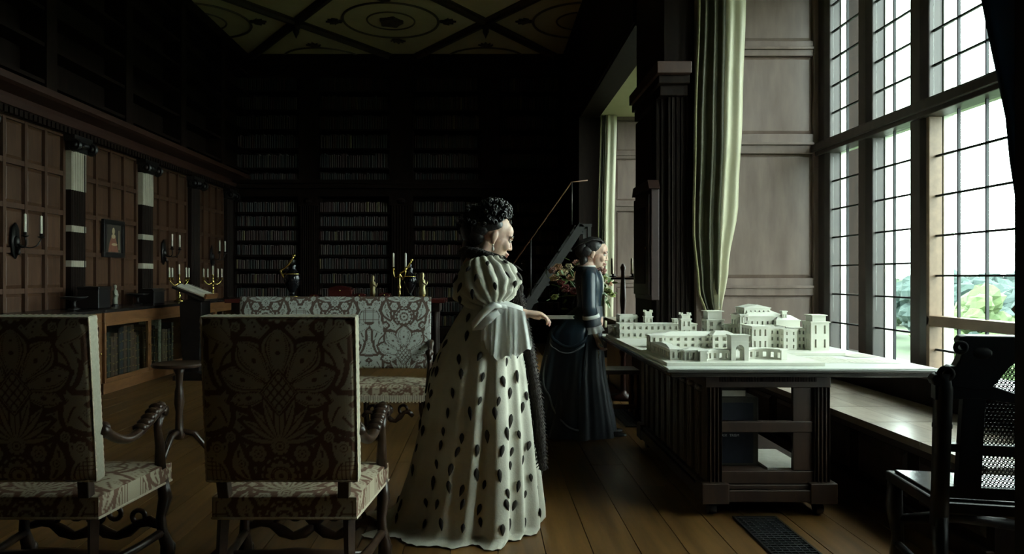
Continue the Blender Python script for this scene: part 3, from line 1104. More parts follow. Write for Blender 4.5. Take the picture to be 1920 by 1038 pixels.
TOPM = mat('table_top_edge', (.045, .040, .036), (.075, .066, .058), rough=.22, scale=5, stretch=(1, 4, 1))
tl(MB().box(TX0, TX1, TY0, TY1, .795, .812).box(TX0 + .03, TX1 - .03, TY0 + .03, TY1 - .03, .770, .795), 'table_top', TOPM, bevel=.006)
BOARDM = mat('white_drawing_board', (.66, .68, .62), (.74, .76, .70), rough=.42, scale=3)
PX0, PX1, PY0, PY1 = 1.20, 1.88, 3.76, 5.32
tl(MB().box(PX0, PX1, PY0, PY1, .70, .77), 'frieze', TABLEW, bevel=.004)
tl(MB().box(PX0 - .02, PX1 + .02, PY0 - .02, PY1 + .02, .085, .15).box(PX0 - .005, PX1 + .005, PY0 - .005, PY1 + .005, .15, .175), 'plinth', TABLEW, bevel=.005)
# dentil band along the end frieze
dm = MB().box(-.005, .005, -.008, 0, -.012, .012).mesh('dentil', DARKW)
for k in range(36):
    inst('dentil', dm, tb, (PX0 + .08 + k * .0147 - o.x, PY0 - o.y, .745))
for x0 in (PX0, PX1 - .095):
    for y0 in (PY0, PY1 - .1):
        near = y0 == PY0
        g = fluted(.085, .17, .70, .085, 4, .014)
        g.xf(Matrix.Translation((x0 + .005, y0 + (.085 if near else .0), 0)) @ Matrix.Rotation(-PI / 2, 4, 'Z'))
        if not near: g.xf(Matrix.Translation((0, .1, 0)))
        p = tl(g, 'corner_post', TABLEW)
        tl(MB().box(x0 - .026, x0 + .121, y0 - .026 + (0 if near else .02), y0 + .106 + (0 if near else .02), .075, .187), 'foot_block', TABLEW, bevel=.005)
        cst = tl(MB().box(x0 + .03, x0 + .065, y0 + .03, y0 + .07, .05, .08), 'caster', DARKMET)
        tl(MB().lathe([(.002, -.02), (.032, -.02), (.036, 0), (.032, .02), (.002, .02)], 14, (x0 + .047, y0 + .05, .036), 'x'), 'wheel', BLACKW, cst, smooth=40)
# end frame seen from the room: cross bar and bottom bar
for yy in (PY0 + .01, PY1 - .045):
    tl(MB().box(PX0 + .08, PX1 - .08, yy, yy + .035, .455, .515), 'cross_bar', TABLEW, bevel=.004)
    tl(MB().box(PX0 + .08, PX1 - .08, yy, yy + .035, .176, .245), 'bottom_bar', TABLEW, bevel=.004)
    tl(MB().box(PX1 - .20, PX1 - .085, yy + .006, yy + .030, .246, .699), 'side_board', TABLEW, bevel=.004)
# long side towards the room: pilasters and carved panels
tl(MB().box(PX0 + .02, PX0 + .05, PY0 + .09, PY1 - .09, .17, .70), 'side_panel', TABLEW)
for k in range(9):
    y0 = PY0 + .12 + k * .152
    tl(fluted(.09, .19, .66, .03, 3, .010).xf(Matrix.Translation((PX0 + .035, y0, 0)) @ Matrix.Scale(-1, 4, (1, 0, 0))), 'side_pilaster', TABLEW if k % 2 else CARVED)
    tl(MB().ball((PX0 + .015, y0 + .045, .68), (.02, .045, .02), 8, 5), 'carved_boss', CARVED, smooth=True)
tl(MB().box(PX0 + .05, PX1 - .02, PY0 + .04, PY1 - .04, .20, .235), 'bottom_shelf', TABLEW)
tl(MB().box(PX0 + .05, PX0 + .07, PY0 + .75, PY1 - .04, .235, .70), 'inner_partition', DARKW)

# things inside the pedestal
NAVY = mat('navy_leather', (.006, .008, .014), (.010, .012, .020), rough=.6, spec=.25, scale=30, bump=.1)
OLIVE = mat('olive_leather', (.030, .027, .017), (.045, .040, .026), rough=.6, spec=.25, scale=30)
PAPER = mat('old_paper', (.55, .52, .43), (.66, .63, .54), rough=.8, scale=20)
VELL = mat('cream_vellum', (.62, .60, .50), (.70, .68, .58), rough=.55, scale=12)
fo = thing('folio_case', 'tall navy and olive folio case standing on the shelf inside the table pedestal', 'folio case', (1.42, 3.92, .235))
MB().box(-.17, .13, 0, .20, 0, .385).build('case', OLIVE, fo, bevel=.004)
MB().box(-.165, .10, -.004, 0, .015, .355).build('cover_panel', NAVY, fo)


def text_obj(s, size, m, parent, loc, rot, name='lettering'):
    cu = bpy.data.curves.new('lettering', 'FONT')
    cu.body = s; cu.size = size; cu.extrude = .0004
    tmp = bpy.data.objects.new('lettering_tmp', cu)
    COL.objects.link(tmp)
    bpy.context.view_layer.update()
    me = bpy.data.meshes.new_from_object(tmp.evaluated_get(bpy.context.evaluated_depsgraph_get()))
    bpy.data.objects.remove(tmp)
    me.materials.append(m)
    return inst(name, me, parent, loc, rot)


INKP = mat('pale_lettering', (.42, .42, .42), rough=.6)
text_obj('ALEXARIX  TRISM', .021, INKP, fo, (-.145, -.006, .165), (PI / 2, 0, 0))
fo2 = thing('ledger', 'pale-edged ledger lying flat on top of the folio case inside the table', 'book', (1.38, 3.93, .62))
MB().box(-.13, .10, 0, .18, .005, .038).build('pages', PAPER, fo2)
MB().box(-.135, .105, -.004, .185, 0, .005).box(-.135, .105, -.004, .185, .038, .043).build('cover', OLIVE, fo2)
sb = tag(MB().box(-.11, .13, 0, .012, 0, .30).box(.02, .07, .012, .03, 0, .28).build('wooden_board', CABW), 'narrow brown board leaning behind the folio case in the table pedestal', 'board')
sb.location = (1.50, 4.35, .236)
pp = tag(MB().box(0, .22, 0, .42, 0, .012).build('lit_shelf_slab', PAPER), 'bright slab painting the lit part of the bottom shelf inside the table pedestal', 'painted light')  # pale slab added to paint the light on the shelf
pp.location = (1.565, 3.83, .2355)

# ------------------------------------------------------------------ palace model and drawings
bd = tag(MB().box(TX0 + .012, TX1 - .012, TY0 + .012, TY1 - .012, 0, .008).build('drawing_board', BOARDM, bevel=.002), 'large white board covering the library table beneath the palace model', 'board')
bd.location = (0, 0, .812)
Z0 = .82
MODEL = mat('white_card', (.70, .69, .60), (.76, .75, .66), rough=.65, scale=10)
MODELD = mat('white_card_roof', (.74, .73, .65), rough=.6)
pm_ = thing('palace_model', 'white card architectural model of a domed and towered palace on the table', 'model', (1.5, 4.5, Z0))
mo = Vector(pm_.location)


def mbuild(m, name, parent=pm_, mt=MODEL, **k):
    m.xf(Matrix.Translation(-mo)); return m.build(name, mt, parent, **k)


def wall_grid(m, P, U, Wd, N, H, cols, rows, ww=.5, wh=.55, inset=.022, arch=False):
    """a facade of cols x rows sunken windows. P lower corner, U unit run direction, N outward normal"""
    P, U, N = Vector(P), Vector(U), Vector(N)
    K = Vector((0, 0, 1))
    cw, rh = Wd / cols, H / rows
    for c in range(cols):
        for r in range(rows):
            a0, a1 = c * cw, (c + 1) * cw
            b0, b1 = r * rh, (r + 1) * rh
            i0, i1 = a0 + cw * (1 - ww) / 2, a1 - cw * (1 - ww) / 2
            j0, j1 = b0 + rh * (1 - wh) / 2, b1 - rh * (1 - wh) / 2
            q = lambda a, b, n=0: P + U * a + K * b - N * n
            vs = [q(a0, b0), q(a1, b0), q(a1, b1), q(a0, b1), q(i0, j0), q(i1, j0), q(i1, j1), q(i0, j1),
                  q(i0, j0, inset), q(i1, j0, inset), q(i1, j1, inset), q(i0, j1, inset)]
            m.add(vs, [(0, 1, 5, 4), (1, 2, 6, 5), (2, 3, 7, 6), (3, 0, 4, 7), (4, 5, 9, 8), (5, 6, 10, 9), (6, 7, 11, 10), (7, 4, 8, 11), (8, 9, 10, 11)])


def block(name, x0, x1, y0, y1, h, cols=4, rows=2, side=3, roof='flat', z=0, rh=.012, ww=.46, wh=.55):
    zz = Z0 + .018 + z
    m = MB()
    wall_grid(m, (x0, y0, zz), (1, 0, 0), x1 - x0, (0, -1, 0), h, cols, rows, ww, wh)
    wall_grid(m, (x0, y1, zz), (0, -1, 0), y1 - y0, (-1, 0, 0), h, side, rows, ww, wh)
    m.add([(x1, y0, zz), (x1, y1, zz), (x1, y1, zz + h), (x1, y0, zz + h)], [(0, 1, 2, 3)])
    m.add([(x0, y1, zz), (x1, y1, zz), (x1, y1, zz + h), (x0, y1, zz + h)], [(0, 3, 2, 1)])
    ob = mbuild(m, name)
    r = MB()
    e = .005
    r.box(x0 - e, x1 + e, y0 - e, y1 + e, zz + h - .001, zz + h + .006)
    t = zz + h + .006
    if roof == 'hip':
        ix, iy = (x1 - x0) * .25, (y1 - y0) * .35
        r.hull8([(x0, y0, t), (x1, y0, t), (x1, y1, t), (x0, y1, t), (x0 + ix, y0 + iy, t + rh), (x1 - ix, y0 + iy, t + rh), (x1 - ix, y1 - iy, t + rh), (x0 + ix, y1 - iy, t + rh)])
    elif roof == 'parapet':
        for (a, b, c, d) in ((x0, x1, y0, y0 + .006), (x0, x1, y1 - .006, y1), (x0, x0 + .006, y0, y1), (x1 - .006, x1, y0, y1)):
            r.box(a, b, c, d, t, t + rh)
    elif roof == 'gable':
        r.prism([(x0, t), (x1, t), ((x0 + x1) / 2, t + rh)], 'y', y0, y1)
    rr = mbuild(r, 'roof', ob, MODELD)
    return ob


def tower(name, cx, cy, w, h, top=.03, z=0, pin=True):
    ob = block(name, cx - w / 2, cx + w / 2, cy - w / 2, cy + w / 2, h, 2, 3, 2, 'flat', z)
    t = Z0 + .018 + z + h + .006
    m = MB().box(cx - w * .42, cx + w * .42, cy - w * .42, cy + w * .42, t, t + top)
    m.box(cx - w * .52, cx + w * .52, cy - w * .52, cy + w * .52, t + top, t + top + .005)
    if pin:
        for sx in (-1, 1):
            for sy in (-1, 1):
                m.box(cx + sx * w * .4 - .006, cx + sx * w * .4 + .006, cy + sy * w * .4 - .006, cy + sy * w * .4 + .006, t + top + .005, t + top + .018)
    mbuild(m, 'belfry', ob)
    return ob


base = MB().box(.985, 1.84, 3.74, 4.22, Z0, Z0 + .018).box(.985, 2.20, 4.22, 5.62, Z0, Z0 + .018)
mbuild(base, 'base_board', bevel=.002)
# forecourt: long low side wing, front screen, gate, curved screens
block('side_wing', 1.035, 1.10, 3.86, 4.30, .055, 2, 1, 9, 'hip', 0, .014)
block('end_pavilion', 1.03, 1.115, 4.30, 4.40, .095, 2, 2, 2, 'flat')
block('front_screen', 1.11, 1.24, 3.84, 3.90, .052, 4, 1, 2, 'hip', 0, .01, .4, .7)


def curved(name, cx, cy, R, a0, a1, h, n=7, open_=False):
    m = MB()
    for k in range(n):
        b0, b1 = a0 + (a1 - a0) * k / n, a0 + (a1 - a0) * (k + 1) / n
        f0, f1 = b0 + (b1 - b0) * .28, b0 + (b1 - b0) * .72
        for (p, q, za, zb) in ((b0, f0, 0, h), (f1, b1, 0, h), (f0, f1, h * .75, h), (f0, f1, 0, h * .18)):
            pts = []
            for rr in (R, R + .035):
                for an in (p, q):
                    pts.append((cx + rr * math.cos(an), cy + rr * math.sin(an)))
            v = [pts[0], pts[1], pts[3], pts[2]]
            z = Z0 + .018
            m.hull8([(a, b, z + za) for a, b in v] + [(a, b, z + zb) for a, b in v])
    ob = mbuild(m, name)
    pts_o = [(cx + (R + .045) * math.cos(a0 + (a1 - a0) * k / 12), cy + (R + .045) * math.sin(a0 + (a1 - a0) * k / 12)) for k in range(13)]
    pts_i = [(cx + (R - .01) * math.cos(a0 + (a1 - a0) * k / 12), cy + (R - .01) * math.sin(a0 + (a1 - a0) * k / 12)) for k in range(12, -1, -1)]
    r = MB()
    for k in range(12):
        a, b, c, d = pts_o[k], pts_o[k + 1], pts_i[11 - k], pts_i[12 - k]
        z = Z0 + .018 + h
        r.hull8([(p[0], p[1], z) for p in (a, b, c, d)] + [(p[0], p[1], z + .007) for p in (a, b, c, d)])
    mbuild(r, 'roof', ob, MODELD)
    return ob


curved('curved_screen', 1.30, 3.78, .085, PI * .98, PI * .25, .052, 6)
curved('curved_screen', 1.56, 3.84, .10, PI * .98, PI * .08, .052, 7)
# gatehouse with an open arch
gx0, gx1, gy0, gy1, gh = 1.365, 1.462, 3.83, 3.90, .135
arch = [(gx0, 0), (gx0, gh), (gx1, gh), (gx1, 0), (1.437, 0), (1.437, .055)] + [(1.4135 + .0235 * math.cos(a), .055 + .028 * math.sin(a)) for a in [PI * k / 8 for k in range(1, 8)]] + [(1.390, .055), (1.390, 0)]
m = MB()
left = [(gx0, 0), (gx0, gh), (1.390, gh), (1.390, 0)]
m.prism([(p[0], p[1] + Z0 + .018) for p in left], 'y', gy0, gy1)
m.prism([(p[0], p[1] + Z0 + .018) for p in [(1.437, 0), (1.437, gh), (gx1, gh), (gx1, 0)]], 'y', gy0, gy1)
ar = [(1.4135 - .0235 * math.cos(PI * k / 8), .062 + .026 * math.sin(PI * k / 8)) for k in range(9)]
for k in range(8):
    p, q = ar[k], ar[k + 1]
    m.prism([(p[0], p[1] + Z0 + .018), (q[0], q[1] + Z0 + .018), (q[0], gh + Z0 + .018), (p[0], gh + Z0 + .018)], 'y', gy0, gy1)
g = mbuild(m, 'gatehouse')
mbuild(MB().box(gx0 - .005, gx1 + .005, gy0 - .005, gy1 + .005, Z0 + .018 + gh, Z0 + .025 + gh).box(gx0 - .003, gx1 + .003, gy0 - .003, gy0, Z0 + .118, Z0 + .123), 'cornice', g)
# inner ranges
block('inner_range', 1.10, 1.62, 4.52, 4.64, .075, 11, 2, 3, 'hip', 0, .022, .42, .48)
block('range_pavilion', 1.47, 1.62, 4.46, 4.62, .085, 3, 2, 3, 'hip', 0, .02)
tower('clock_tower', 1.365, 4.72, .068, .175, .022)
block('rear_range', 1.02, 1.60, 5.22, 5.36, .105, 13, 2, 4, 'flat', 0, .012, .42, .46)
block('rear_wing', 1.00, 1.07, 5.36, 5.60, .07, 2, 2, 6, 'hip')
block('rear_block', 1.05, 1.19, 5.38, 5.52, .15, 3, 2, 3, 'parapet', 0, .012)
tower('rear_tower', 1.26, 5.34, .06, .155, .03)
block('rear_lantern', 1.44, 1.50, 5.26, 5.32, .14, 2, 2, 2, 'flat')
tower('great_tower', 1.64, 4.98, .12, .155, .055, 0, False)
block('link_range', 1.68, 1.86, 4.86, 5.0, .12, 8, 2, 2, 'flat')
# main palace
block('entrance_front', 1.70, 1.80, 4.40, 4.58, .145, 3, 2, 4, 'flat', 0, .012, .36, .55)
block('recessed_front', 1.80, 1.94, 4.46, 4.62, .128, 4, 3, 2, 'parapet', 0, .010, .36, .5)
block('bow_front', 1.90, 1.985, 4.40, 4.56, .124, 2, 3, 3, 'flat', 0, .01, .2, .5)
block('wing_front', 1.985, 2.08, 4.44, 4.60, .128, 4, 3, 3, 'flat', 0, .01, .36, .5)
m = block('corner_tower', 2.055, 2.17, 4.36, 4.48, .175, 2, 2, 3, 'flat', 0, .01, .22, .6)
mbuild(MB().box(2.07, 2.155, 4.375, 4.465, Z0 + .198, Z0 + .235).box(2.062, 2.163, 4.367, 4.473, Z0 + .235, Z0 + .241), 'belvedere', m)
block('great_hall', 1.78, 2.06, 4.74, 5.0, .19, 8, 2, 5, 'hip', 0, .035, .3, .35)
block('hall_attic', 1.80, 1.98, 4.80, 4.96, .05, 6, 1, 4, 'gable', .195, .02, .3, .4)
block('hall_turret', 1.75, 1.80, 4.74, 4.79, .20, 2, 3, 2, 'flat')
block('hall_turret', 2.03, 2.06, 4.72, 4.75, .225, 2, 3, 2, 'flat')
block('saloon_dome_base', 1.98, 2.14, 4.70, 4.86, .165, 5, 1, 4, 'hip', 0, .03, .3, .3)
# plan drawings spread beside the model
INK = mat('sepia_ink', (.30, .27, .22), rough=.8)
for k, (cx, cy, w, h, rz, lb) in enumerate(((1.98, 4.02, .22, .30, .10, 'cream plan drawing lying flat beside the open corner of the palace model'),
                                         (2.20, 3.95, .26, .20, -.12, 'large plan sheet lying on the board at the window end of the table'),
                                         (2.27, 4.22, .18, .16, .25, 'small plan sheet under the corner tower of the palace model'))):
    s = thing('plan_sheet', lb, 'drawing', (cx, cy, Z0 + .0005 + .001 * k), rz)
    MB().box(-w / 2, w / 2, -h / 2, h / 2, 0, .001).build('sheet', VELL, s)
    l = MB()
    for q in range(5):
        l.box(-w * .4, w * .4, -h * .4 + q * h * .18, -h * .4 + q * h * .18 + .0015, .001, .0013)
        l.box(-w * .4 + q * w * .2, -w * .4 + q * w * .2 + .0015, -h * .4, h * .33, .001, .0013)
    l.build('ink_lines', INK, s)

# ------------------------------------------------------------------ cane-back chair by the window
def cane_sheet(m, poly, pitch=.0135, r=.0042, z0=0):
    """woven cane in the xz plane: a net with round holes, clipped to a polygon"""
    def ins(x, z):
        c = False
        n = len(poly)
        for i in range(n):
            a, b = poly[i], poly[(i + 1) % n]
            if (a[1] > z) != (b[1] > z) and x < (b[0] - a[0]) * (z - a[1]) / (b[1] - a[1]) + a[0]: c = not c
        return c
    xs = [p[0] for p in poly]; zs = [p[1] for p in poly]
    z = min(zs); row = 0
    while z < max(zs):
        x = min(xs) + (pitch / 2 if row % 2 else 0)
        while x < max(xs):
            if ins(x + pitch / 2, z + pitch / 2):
                c = (x + pitch / 2, z + pitch / 2)
                n = 8
                hexo = []
                hole = []
                for k in range(n):
                    a = 2 * PI * (k + .5) / n
                    s = 1 / max(abs(math.cos(a)), abs(math.sin(a)))
                    hexo.append((c[0] + math.cos(a) * s * pitch / 2, c[1] + math.sin(a) * s * pitch / 2))
                    hole.append((c[0] + math.cos(a) * r, c[1] + math.sin(a) * r))
                vs = [(p[0], 0, p[1]) for p in hexo + hole]
                vs += [(p[0], .0025, p[1]) for p in hexo + hole]
                fs = []
                for k in range(n):
                    j = (k + 1) % n
                    fs += [(k, j, n + j, n + k), (2 * n + k, 3 * n + k, 3 * n + j, 2 * n + j), (n + k, n + j, 3 * n + j, 3 * n + k)]
                m.add(vs, fs)
            x += pitch
        z += pitch; row += 1
    return m


CANE = mat('dark_cane', (.03, .022, .014), rough=.5)


def cane_chair():
    t = thing('cane_chair', 'tall black carved chair with a cane back standing beside the window seat', 'chair', (1.95, 2.57, 0), math.radians(-12))
    # seat
    MB().prism([(-.24, 0), (.24, 0), (.28, .44), (-.28, .44)], 'z', .405, .45).build('seat', BLACKW, t, bevel=.008)
    MB().prism([(-.22, .02), (.22, .02), (.255, .41), (-.255, .41)], 'z', .45, .462).build('seat_pad', mat('glossy_black_leather', (.02, .022, .024), (.03, .032, .034), rough=.18, scale=12, bump=.1), t, bevel=.006)
    # back leans to the rear (-y)
    rake = Matrix.Translation((0, .0, .445)) @ Matrix.Rotation(math.radians(4), 4, 'X')

    def bk(m, name, mt=BLACKW, **k):
        return m.xf(rake).build(name, mt, t, **k)
    for s in (-1, 1):
        bk(MB().tube([(s * .235, 0, -.08), (s * .235, 0, .1), (s * .235, 0, .44), (s * .235, 0, .50)], [.034, .032, .034, .03], 8).ball((s * .235, 0, .47), (.036, .03, .02), 10, 5).ball((s * .235, 0, .3), (.037, .03, .02), 10, 5), 'stile', smooth=True)
        MB().tube([(s * .235, 0, .42), (s * .235, -.01, .2), (s * .24, -.05, 0)], [.03, .026, .03], 8).build('leg', BLACKW, t, True)
        MB().tube([(s * .25, .41, .41), (s * .25, .42, .3), (s * .245, .39, .18), (s * .25, .41, 0)], [.028, .034, .024, .034], 10).build('leg', BLACKW, t, True)
        MB().tube([(s * .24, -.02, .15), (s * .25, .40, .15)], .016, 8).build('side_stretcher', BLACKW, t, True)
    MB().tube([(-.25, .40, .25), (0, .40, .28), (.25, .40, .25)], [.02, .03, .02], 8).build('front_stretcher', BLACKW, t, True)
    # scrolled crest with stepped shoulders
    L = [(-.275, .455), (-.285, .475), (-.272, .495), (-.245, .50), (-.235, .515), (-.222, .53), (-.205, .528), (-.195, .55), (-.185, .585), (-.193, .605), (-.200, .625), (-.19, .64), (-.17, .643)]
    R = [(-p[0], p[1]) for p in reversed(L)]
    outer = L + R
    hole = [(-.075, .45), (0, .57), (.075, .45)]
    # crest left and right cheeks around the triangular cane window
    for s in (-1, 1):
        poly = [(p[0] * -s * -1 if s < 0 else -p[0], p[1]) for p in L] + [(0, .643), (0, .57), (s * .085, .45), (s * .10, .44)]
        poly = [(abs(p[0]) * s, p[1]) for p in poly]
        bk(MB().prism(poly, 'y', -.025, .022), 'crest_cheek', bevel=.005)
        bk(MB().torus((s * .235, -.02, .50), .022, .01, 14, 6, 'y'), 'crest_scroll', smooth=True)
        bk(MB().torus((s * .19, -.022, .60), .018, .009, 14, 6, 'y'), 'crest_scroll', smooth=True)
        bk(MB().ball((s * .12, -.02, .58), (.04, .012, .025), 8, 5), 'crest_boss', smooth=True)
        bk(MB().prism([(s * .27, .40), (s * .27, .465), (s * .10, .465), (0, .43), (0, .395), (s * .12, .41)], 'y', -.022, .02), 'top_rail', bevel=.004)
        # inner frame strips round the cane splat, leaving a slit beside the stile
        bk(MB().prism([(s * .185, .05), (s * .175, .41), (s * .10, .41), (s * .105, .05)], 'y', -.018, .018), 'splat_strip', bevel=.003)
        bk(MB().box(s * .17, s * .24, -.014, .014, .205, .235), 'tie_bar')
    bk(MB().box(-.18, .18, -.016, .016, .195, .235), 'middle_rail', bevel=.003)
    bk(MB().box(-.24, .24, -.018, .018, .03, .075), 'lower_rail', bevel=.003)
    bk(cane_sheet(MB(), [(-.11, .235), (.11, .235), (.11, .40), (-.11, .40)]).xf(Matrix.Translation((0, -.004, 0))), 'cane_panel', CANE)
    bk(cane_sheet(MB(), [(-.11, .06), (.11, .06), (.11, .20), (-.11, .20)]).xf(Matrix.Translation((0, -.004, 0))), 'cane_panel', CANE)
    bk(cane_sheet(MB(), [(-.10, .435), (0, .585), (.10, .435)]).xf(Matrix.Translation((0, -.004, 0))), 'cane_panel', CANE)
    return t


cane_chair()

# floor grating beside the table foot
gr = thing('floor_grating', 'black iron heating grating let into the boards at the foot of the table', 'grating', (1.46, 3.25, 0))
MB().box(-.115, .115, -.50, .50, .0005, .0025).build('shade_plate', DARKMET, gr)  # dark plate laid in for the shade below the bars
fr = MB()
for a in (-.118, .106): fr.box(a, a + .012, -.5, .5, .0005, .010)
for a in (-.5, .488): fr.box(-.118, .118, a, a + .012, .0005, .010)
fr.build('frame', DARKMET, gr)
GRAT = mat('worn_iron', (.16, .17, .18), rough=.3, metal=.9)
bar_me = MB().box(-.106, .106, -.0035, .0035, .0025, .009).mesh('bar', GRAT)
for k in range(34):
    inst('bar', bar_me, gr, (0, -.48 + k * .029, 0))
lb_me = MB().box(-.0025, .0025, -.488, .488, .002, .007).mesh('bar', GRAT)
for k in range(6):
    inst('bar', lb_me, gr, (-.08 + k * .032, 0, 0))
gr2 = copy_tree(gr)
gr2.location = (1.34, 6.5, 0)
gr2['label'] = 'iron heating grating in the boards beyond the lady in the dark gown'

# ------------------------------------------------------------------ glazed folio cabinets along the left wall
CF, CBK = -4.20, XL + .16
CABTOP = mat('black_cabinet_top', (.012, .010, .010), (.02, .016, .014), rough=.25, scale=6)
spine_cols = [((.09, .05, .03), 'brown'), ((.05, .02, .015), 'dark red'), ((.02, .022, .03), 'navy'), ((.13, .09, .05), 'tan'), ((.03, .028, .02), 'black')]
GOLDLINE = mat('tooled_gold', (.45, .30, .10), rough=.4, metal=.7)


CABGLASS = glass_mat('cabinet_glass', (.9, .92, .9), .0)


def cabinet(y0, y1, label, doors):
    t = thing('folio_cabinet', label, 'cabinet', (CF, (y0 + y1) / 2, 0))
    L = (y1 - y0) / 2
    D = CBK - CF
    MB().box(D, .0, -L, L, 0, .12).build('plinth', CABW, t, bevel=.004)
    MB().box(D, D + .03, -L, L, .12, .90).build('back_board', DARKW, t)
    for s in (-1, 1):
        MB().box(D, -.02, s * L - .015, s * L + .015, .12, .90).build('side_board', CABW, t)
    MB().box(D, -.03, -L, L, .12, .15).build('bottom_board', CABW, t)
    MB().box(D, .012, -L, L, .80, .905).build('frieze', CABW, t, bevel=.004)
    MB().box(D - .02, .035, -L - .02, L + .02, .905, .94).build('top_board', CABTOP, t, bevel=.006)
    n = doors
    w = 2 * L / n
    for k in range(n):
        a, b = -L + k * w, -L + (k + 1) * w
        d = MB().box(-.02, .012, a + .004, a + .04, .125, .80).box(-.02, .012, b - .04, b - .004, .125, .80).box(-.02, .012, a + .04, b - .04, .125, .175).box(-.02, .012, a + .04, b - .04, .755, .80).build('door', CABW, t, bevel=.003)
        MB().box(-.006, -.003, a + .04, b - .04, .175, .755).build('pane', CABGLASS, d)
        MB().ball((.02, b - .022, .46), .012, 8, 5).build('knob', BRASS, d, True)
    return t, L, w


c1, L1, w1 = cabinet(7.65, 9.72, 'oak cabinet with glazed doors full of tall folios behind the round tripod table', 2)
cabinet(9.80, 11.85, 'oak cabinet with glazed doors standing behind the reading lectern', 2)
cabinet(5.55, 7.58, 'black-topped oak cabinet behind the damask armchair, nearest the two-candle sconce', 2)
spn = ['brown', 'dark red', 'navy', 'tan', 'black', 'brown with gold', 'cream patterned', 'black with gold']
LEATH = {}
for c, n in spine_cols: LEATH[n] = mat('leather_' + n.replace(' ', '_'), c, tuple(v * 1.6 for v in c), rough=.55, spec=.2, scale=25, bump=.1)
CREAMP = mat('cream_patterned_spine', (.55, .53, .40), (.20, .19, .13), rough=.5, scale=30)


def folio(y, w, h, key, label):
    t = thing('folio', label, 'book', (CF - .10, y, .151), 0, 'tall folios in the glazed cabinets')
    mt = CREAMP if key == 'cream' else LEATH[key]
    prof = [(-.26, -w / 2), (0, -w / 2), (.010, -w / 4), (.013, 0), (.010, w / 4), (0, w / 2), (-.26, w / 2), (-.26, w / 2 - .004), (-.01, w / 2 - .004), (-.01, -w / 2 + .004), (-.26, -w / 2 + .004)]
    b = MB().prism(prof, 'z', 0, h).build('binding', mt, t)
    MB().box(-.25, -.012, -w / 2 + .005, w / 2 - .005, .005, h - .006).build('pages', PAPER, t)
    if key != 'cream':
        r = MB()
        for k in range(5): r.box(.004, .0155, -w * .28, w * .28, h * (.12 + .19 * k), h * (.12 + .19 * k) + .008)
        r.build('spine_bands', GOLDLINE, b)
    return t


rf = random.Random(3)
k = 0
for c0, c1_ in ((7.70, 8.66), (8.72, 9.64), (9.86, 10.80), (10.86, 11.80)):
    y = c0
    while y < c1_ - .07:
        w = rf.uniform(.035, .075); h = rf.uniform(.44, .585)
        key = rf.choice(['brown', 'dark red', 'navy', 'tan', 'black', 'brown', 'tan'])
        if abs(y - 9.18) < .05: key, h, w = 'cream', .585, .075
        lb = {'cream': 'tall folio with a cream patterned spine behind the cabinet glass'}.get(key, 'tall folio with a %s leather spine behind the cabinet glass' % key)
        f = folio(y + w / 2, w, h, key, lb)
        f['group'] = '%s folios behind the cabinet glass' % key
        y += w + rf.uniform(.004, .03); k += 1


# ------------------------------------------------------------------ candlesticks
def candle(m, p, h, r=.012):
    return m.lathe([(r, 0), (r, h - .005), (r * .6, h), (.0012, h + .002), (.001, h + .012)], 8, p)


def candelabrum(label, loc, rz=0):
    t = thing('candelabrum', label, 'candelabrum', loc, rz, 'five-candle brass candelabra on the cabinets')
    MB().lathe([(.075, 0), (.078, .015), (.05, .03), (.03, .05), (.018, .07), (.034, .09), (.018, .11), (.014, .15), (.03, .18), (.014, .20), (.012, .25), (.032, .285), (.016, .31), (.012, .37), (.024, .39), (.018, .40)], 14).build('stem', BRASS, t, True)
    for k in range(4):
        a = PI / 4 + k * PI / 2
        c, s = math.cos(a), math.sin(a)
        pts = [(c * q * .16, s * q * .16, .285 - .06 * math.sin(PI * q) * 1.0 + .03 * q) for q in [i / 8 for i in range(9)]]
        m = MB().tube(pts, .007, 6)
        e = pts[-1]
        m.lathe([(.006, 0), (.028, .012), (.03, .016), (.012, .02), (.016, .04), (.013, .042)], 10, e)
        ar = m.build('arm', BRASS, t, True)
        candle(MB(), (e[0], e[1], e[2] + .035), .145).build('candle', WAX, ar, True)
    candle(MB(), (0, 0, .395), .15, .013).build('candle', WAX, t, True)
    return t


p = at(335, 570, 10.2)
candelabrum('five-candle brass candelabrum on the oak cabinet, beside the high end of the open book', (XX(336, 10.15), 10.15, .94), .25)
candelabrum('five-candle brass candelabrum on the oak cabinet, beside the low end of the open book', (XX(399, 11.45), 11.45, .94), .1)


def sconce(y, z, label):
    t = thing('wall_sconce', label, 'sconce', (XL + .028, y, z), 0, 'two-candle sconces on the panelled wall')
    MB().prism([(-.05, -.14), (0, -.20), (.05, -.14), (.065, 0), (.05, .12), (0, .18), (-.05, .12), (-.065, 0)], 'x', 0, .02).ball((.02, 0, -.02), (.04, .04, .06), 8, 6).lathe([(.002, -.08), (.02, -.06), (.012, -.04), (.018, -.02)], 8, (.05, 0, -.08)).build('back_plate', DARKMET, t, True)
    for s in (-1, 1):
        pts = [(.03 + .17 * math.sin(q * PI / 2), s * .13 * q, -.04 - .07 * math.sin(PI * q) + .06 * q) for q in [i / 8 for i in range(9)]]
        m = MB().tube(pts, .008, 6)
        e = pts[-1]
        m.lathe([(.006, 0), (.034, .012), (.036, .018), (.014, .022), (.018, .05), (.014, .052)], 10, e)
        a = m.build('arm', DARKMET, t, True)
        candle(MB(), (e[0], e[1], e[2] + .04), .20, .014).build('candle', WAX, a, True)
    return t


sconce(7.26, 1.69, 'dark two-candle wall sconce on the panels over the black-topped cabinet')
sconce(10.62, 1.69, 'dark two-candle wall sconce on the panels between two pilasters above the brass candelabra')
sconce(12.5, 1.69, 'dark two-candle wall sconce in the shadowed end panels beyond the candelabra')

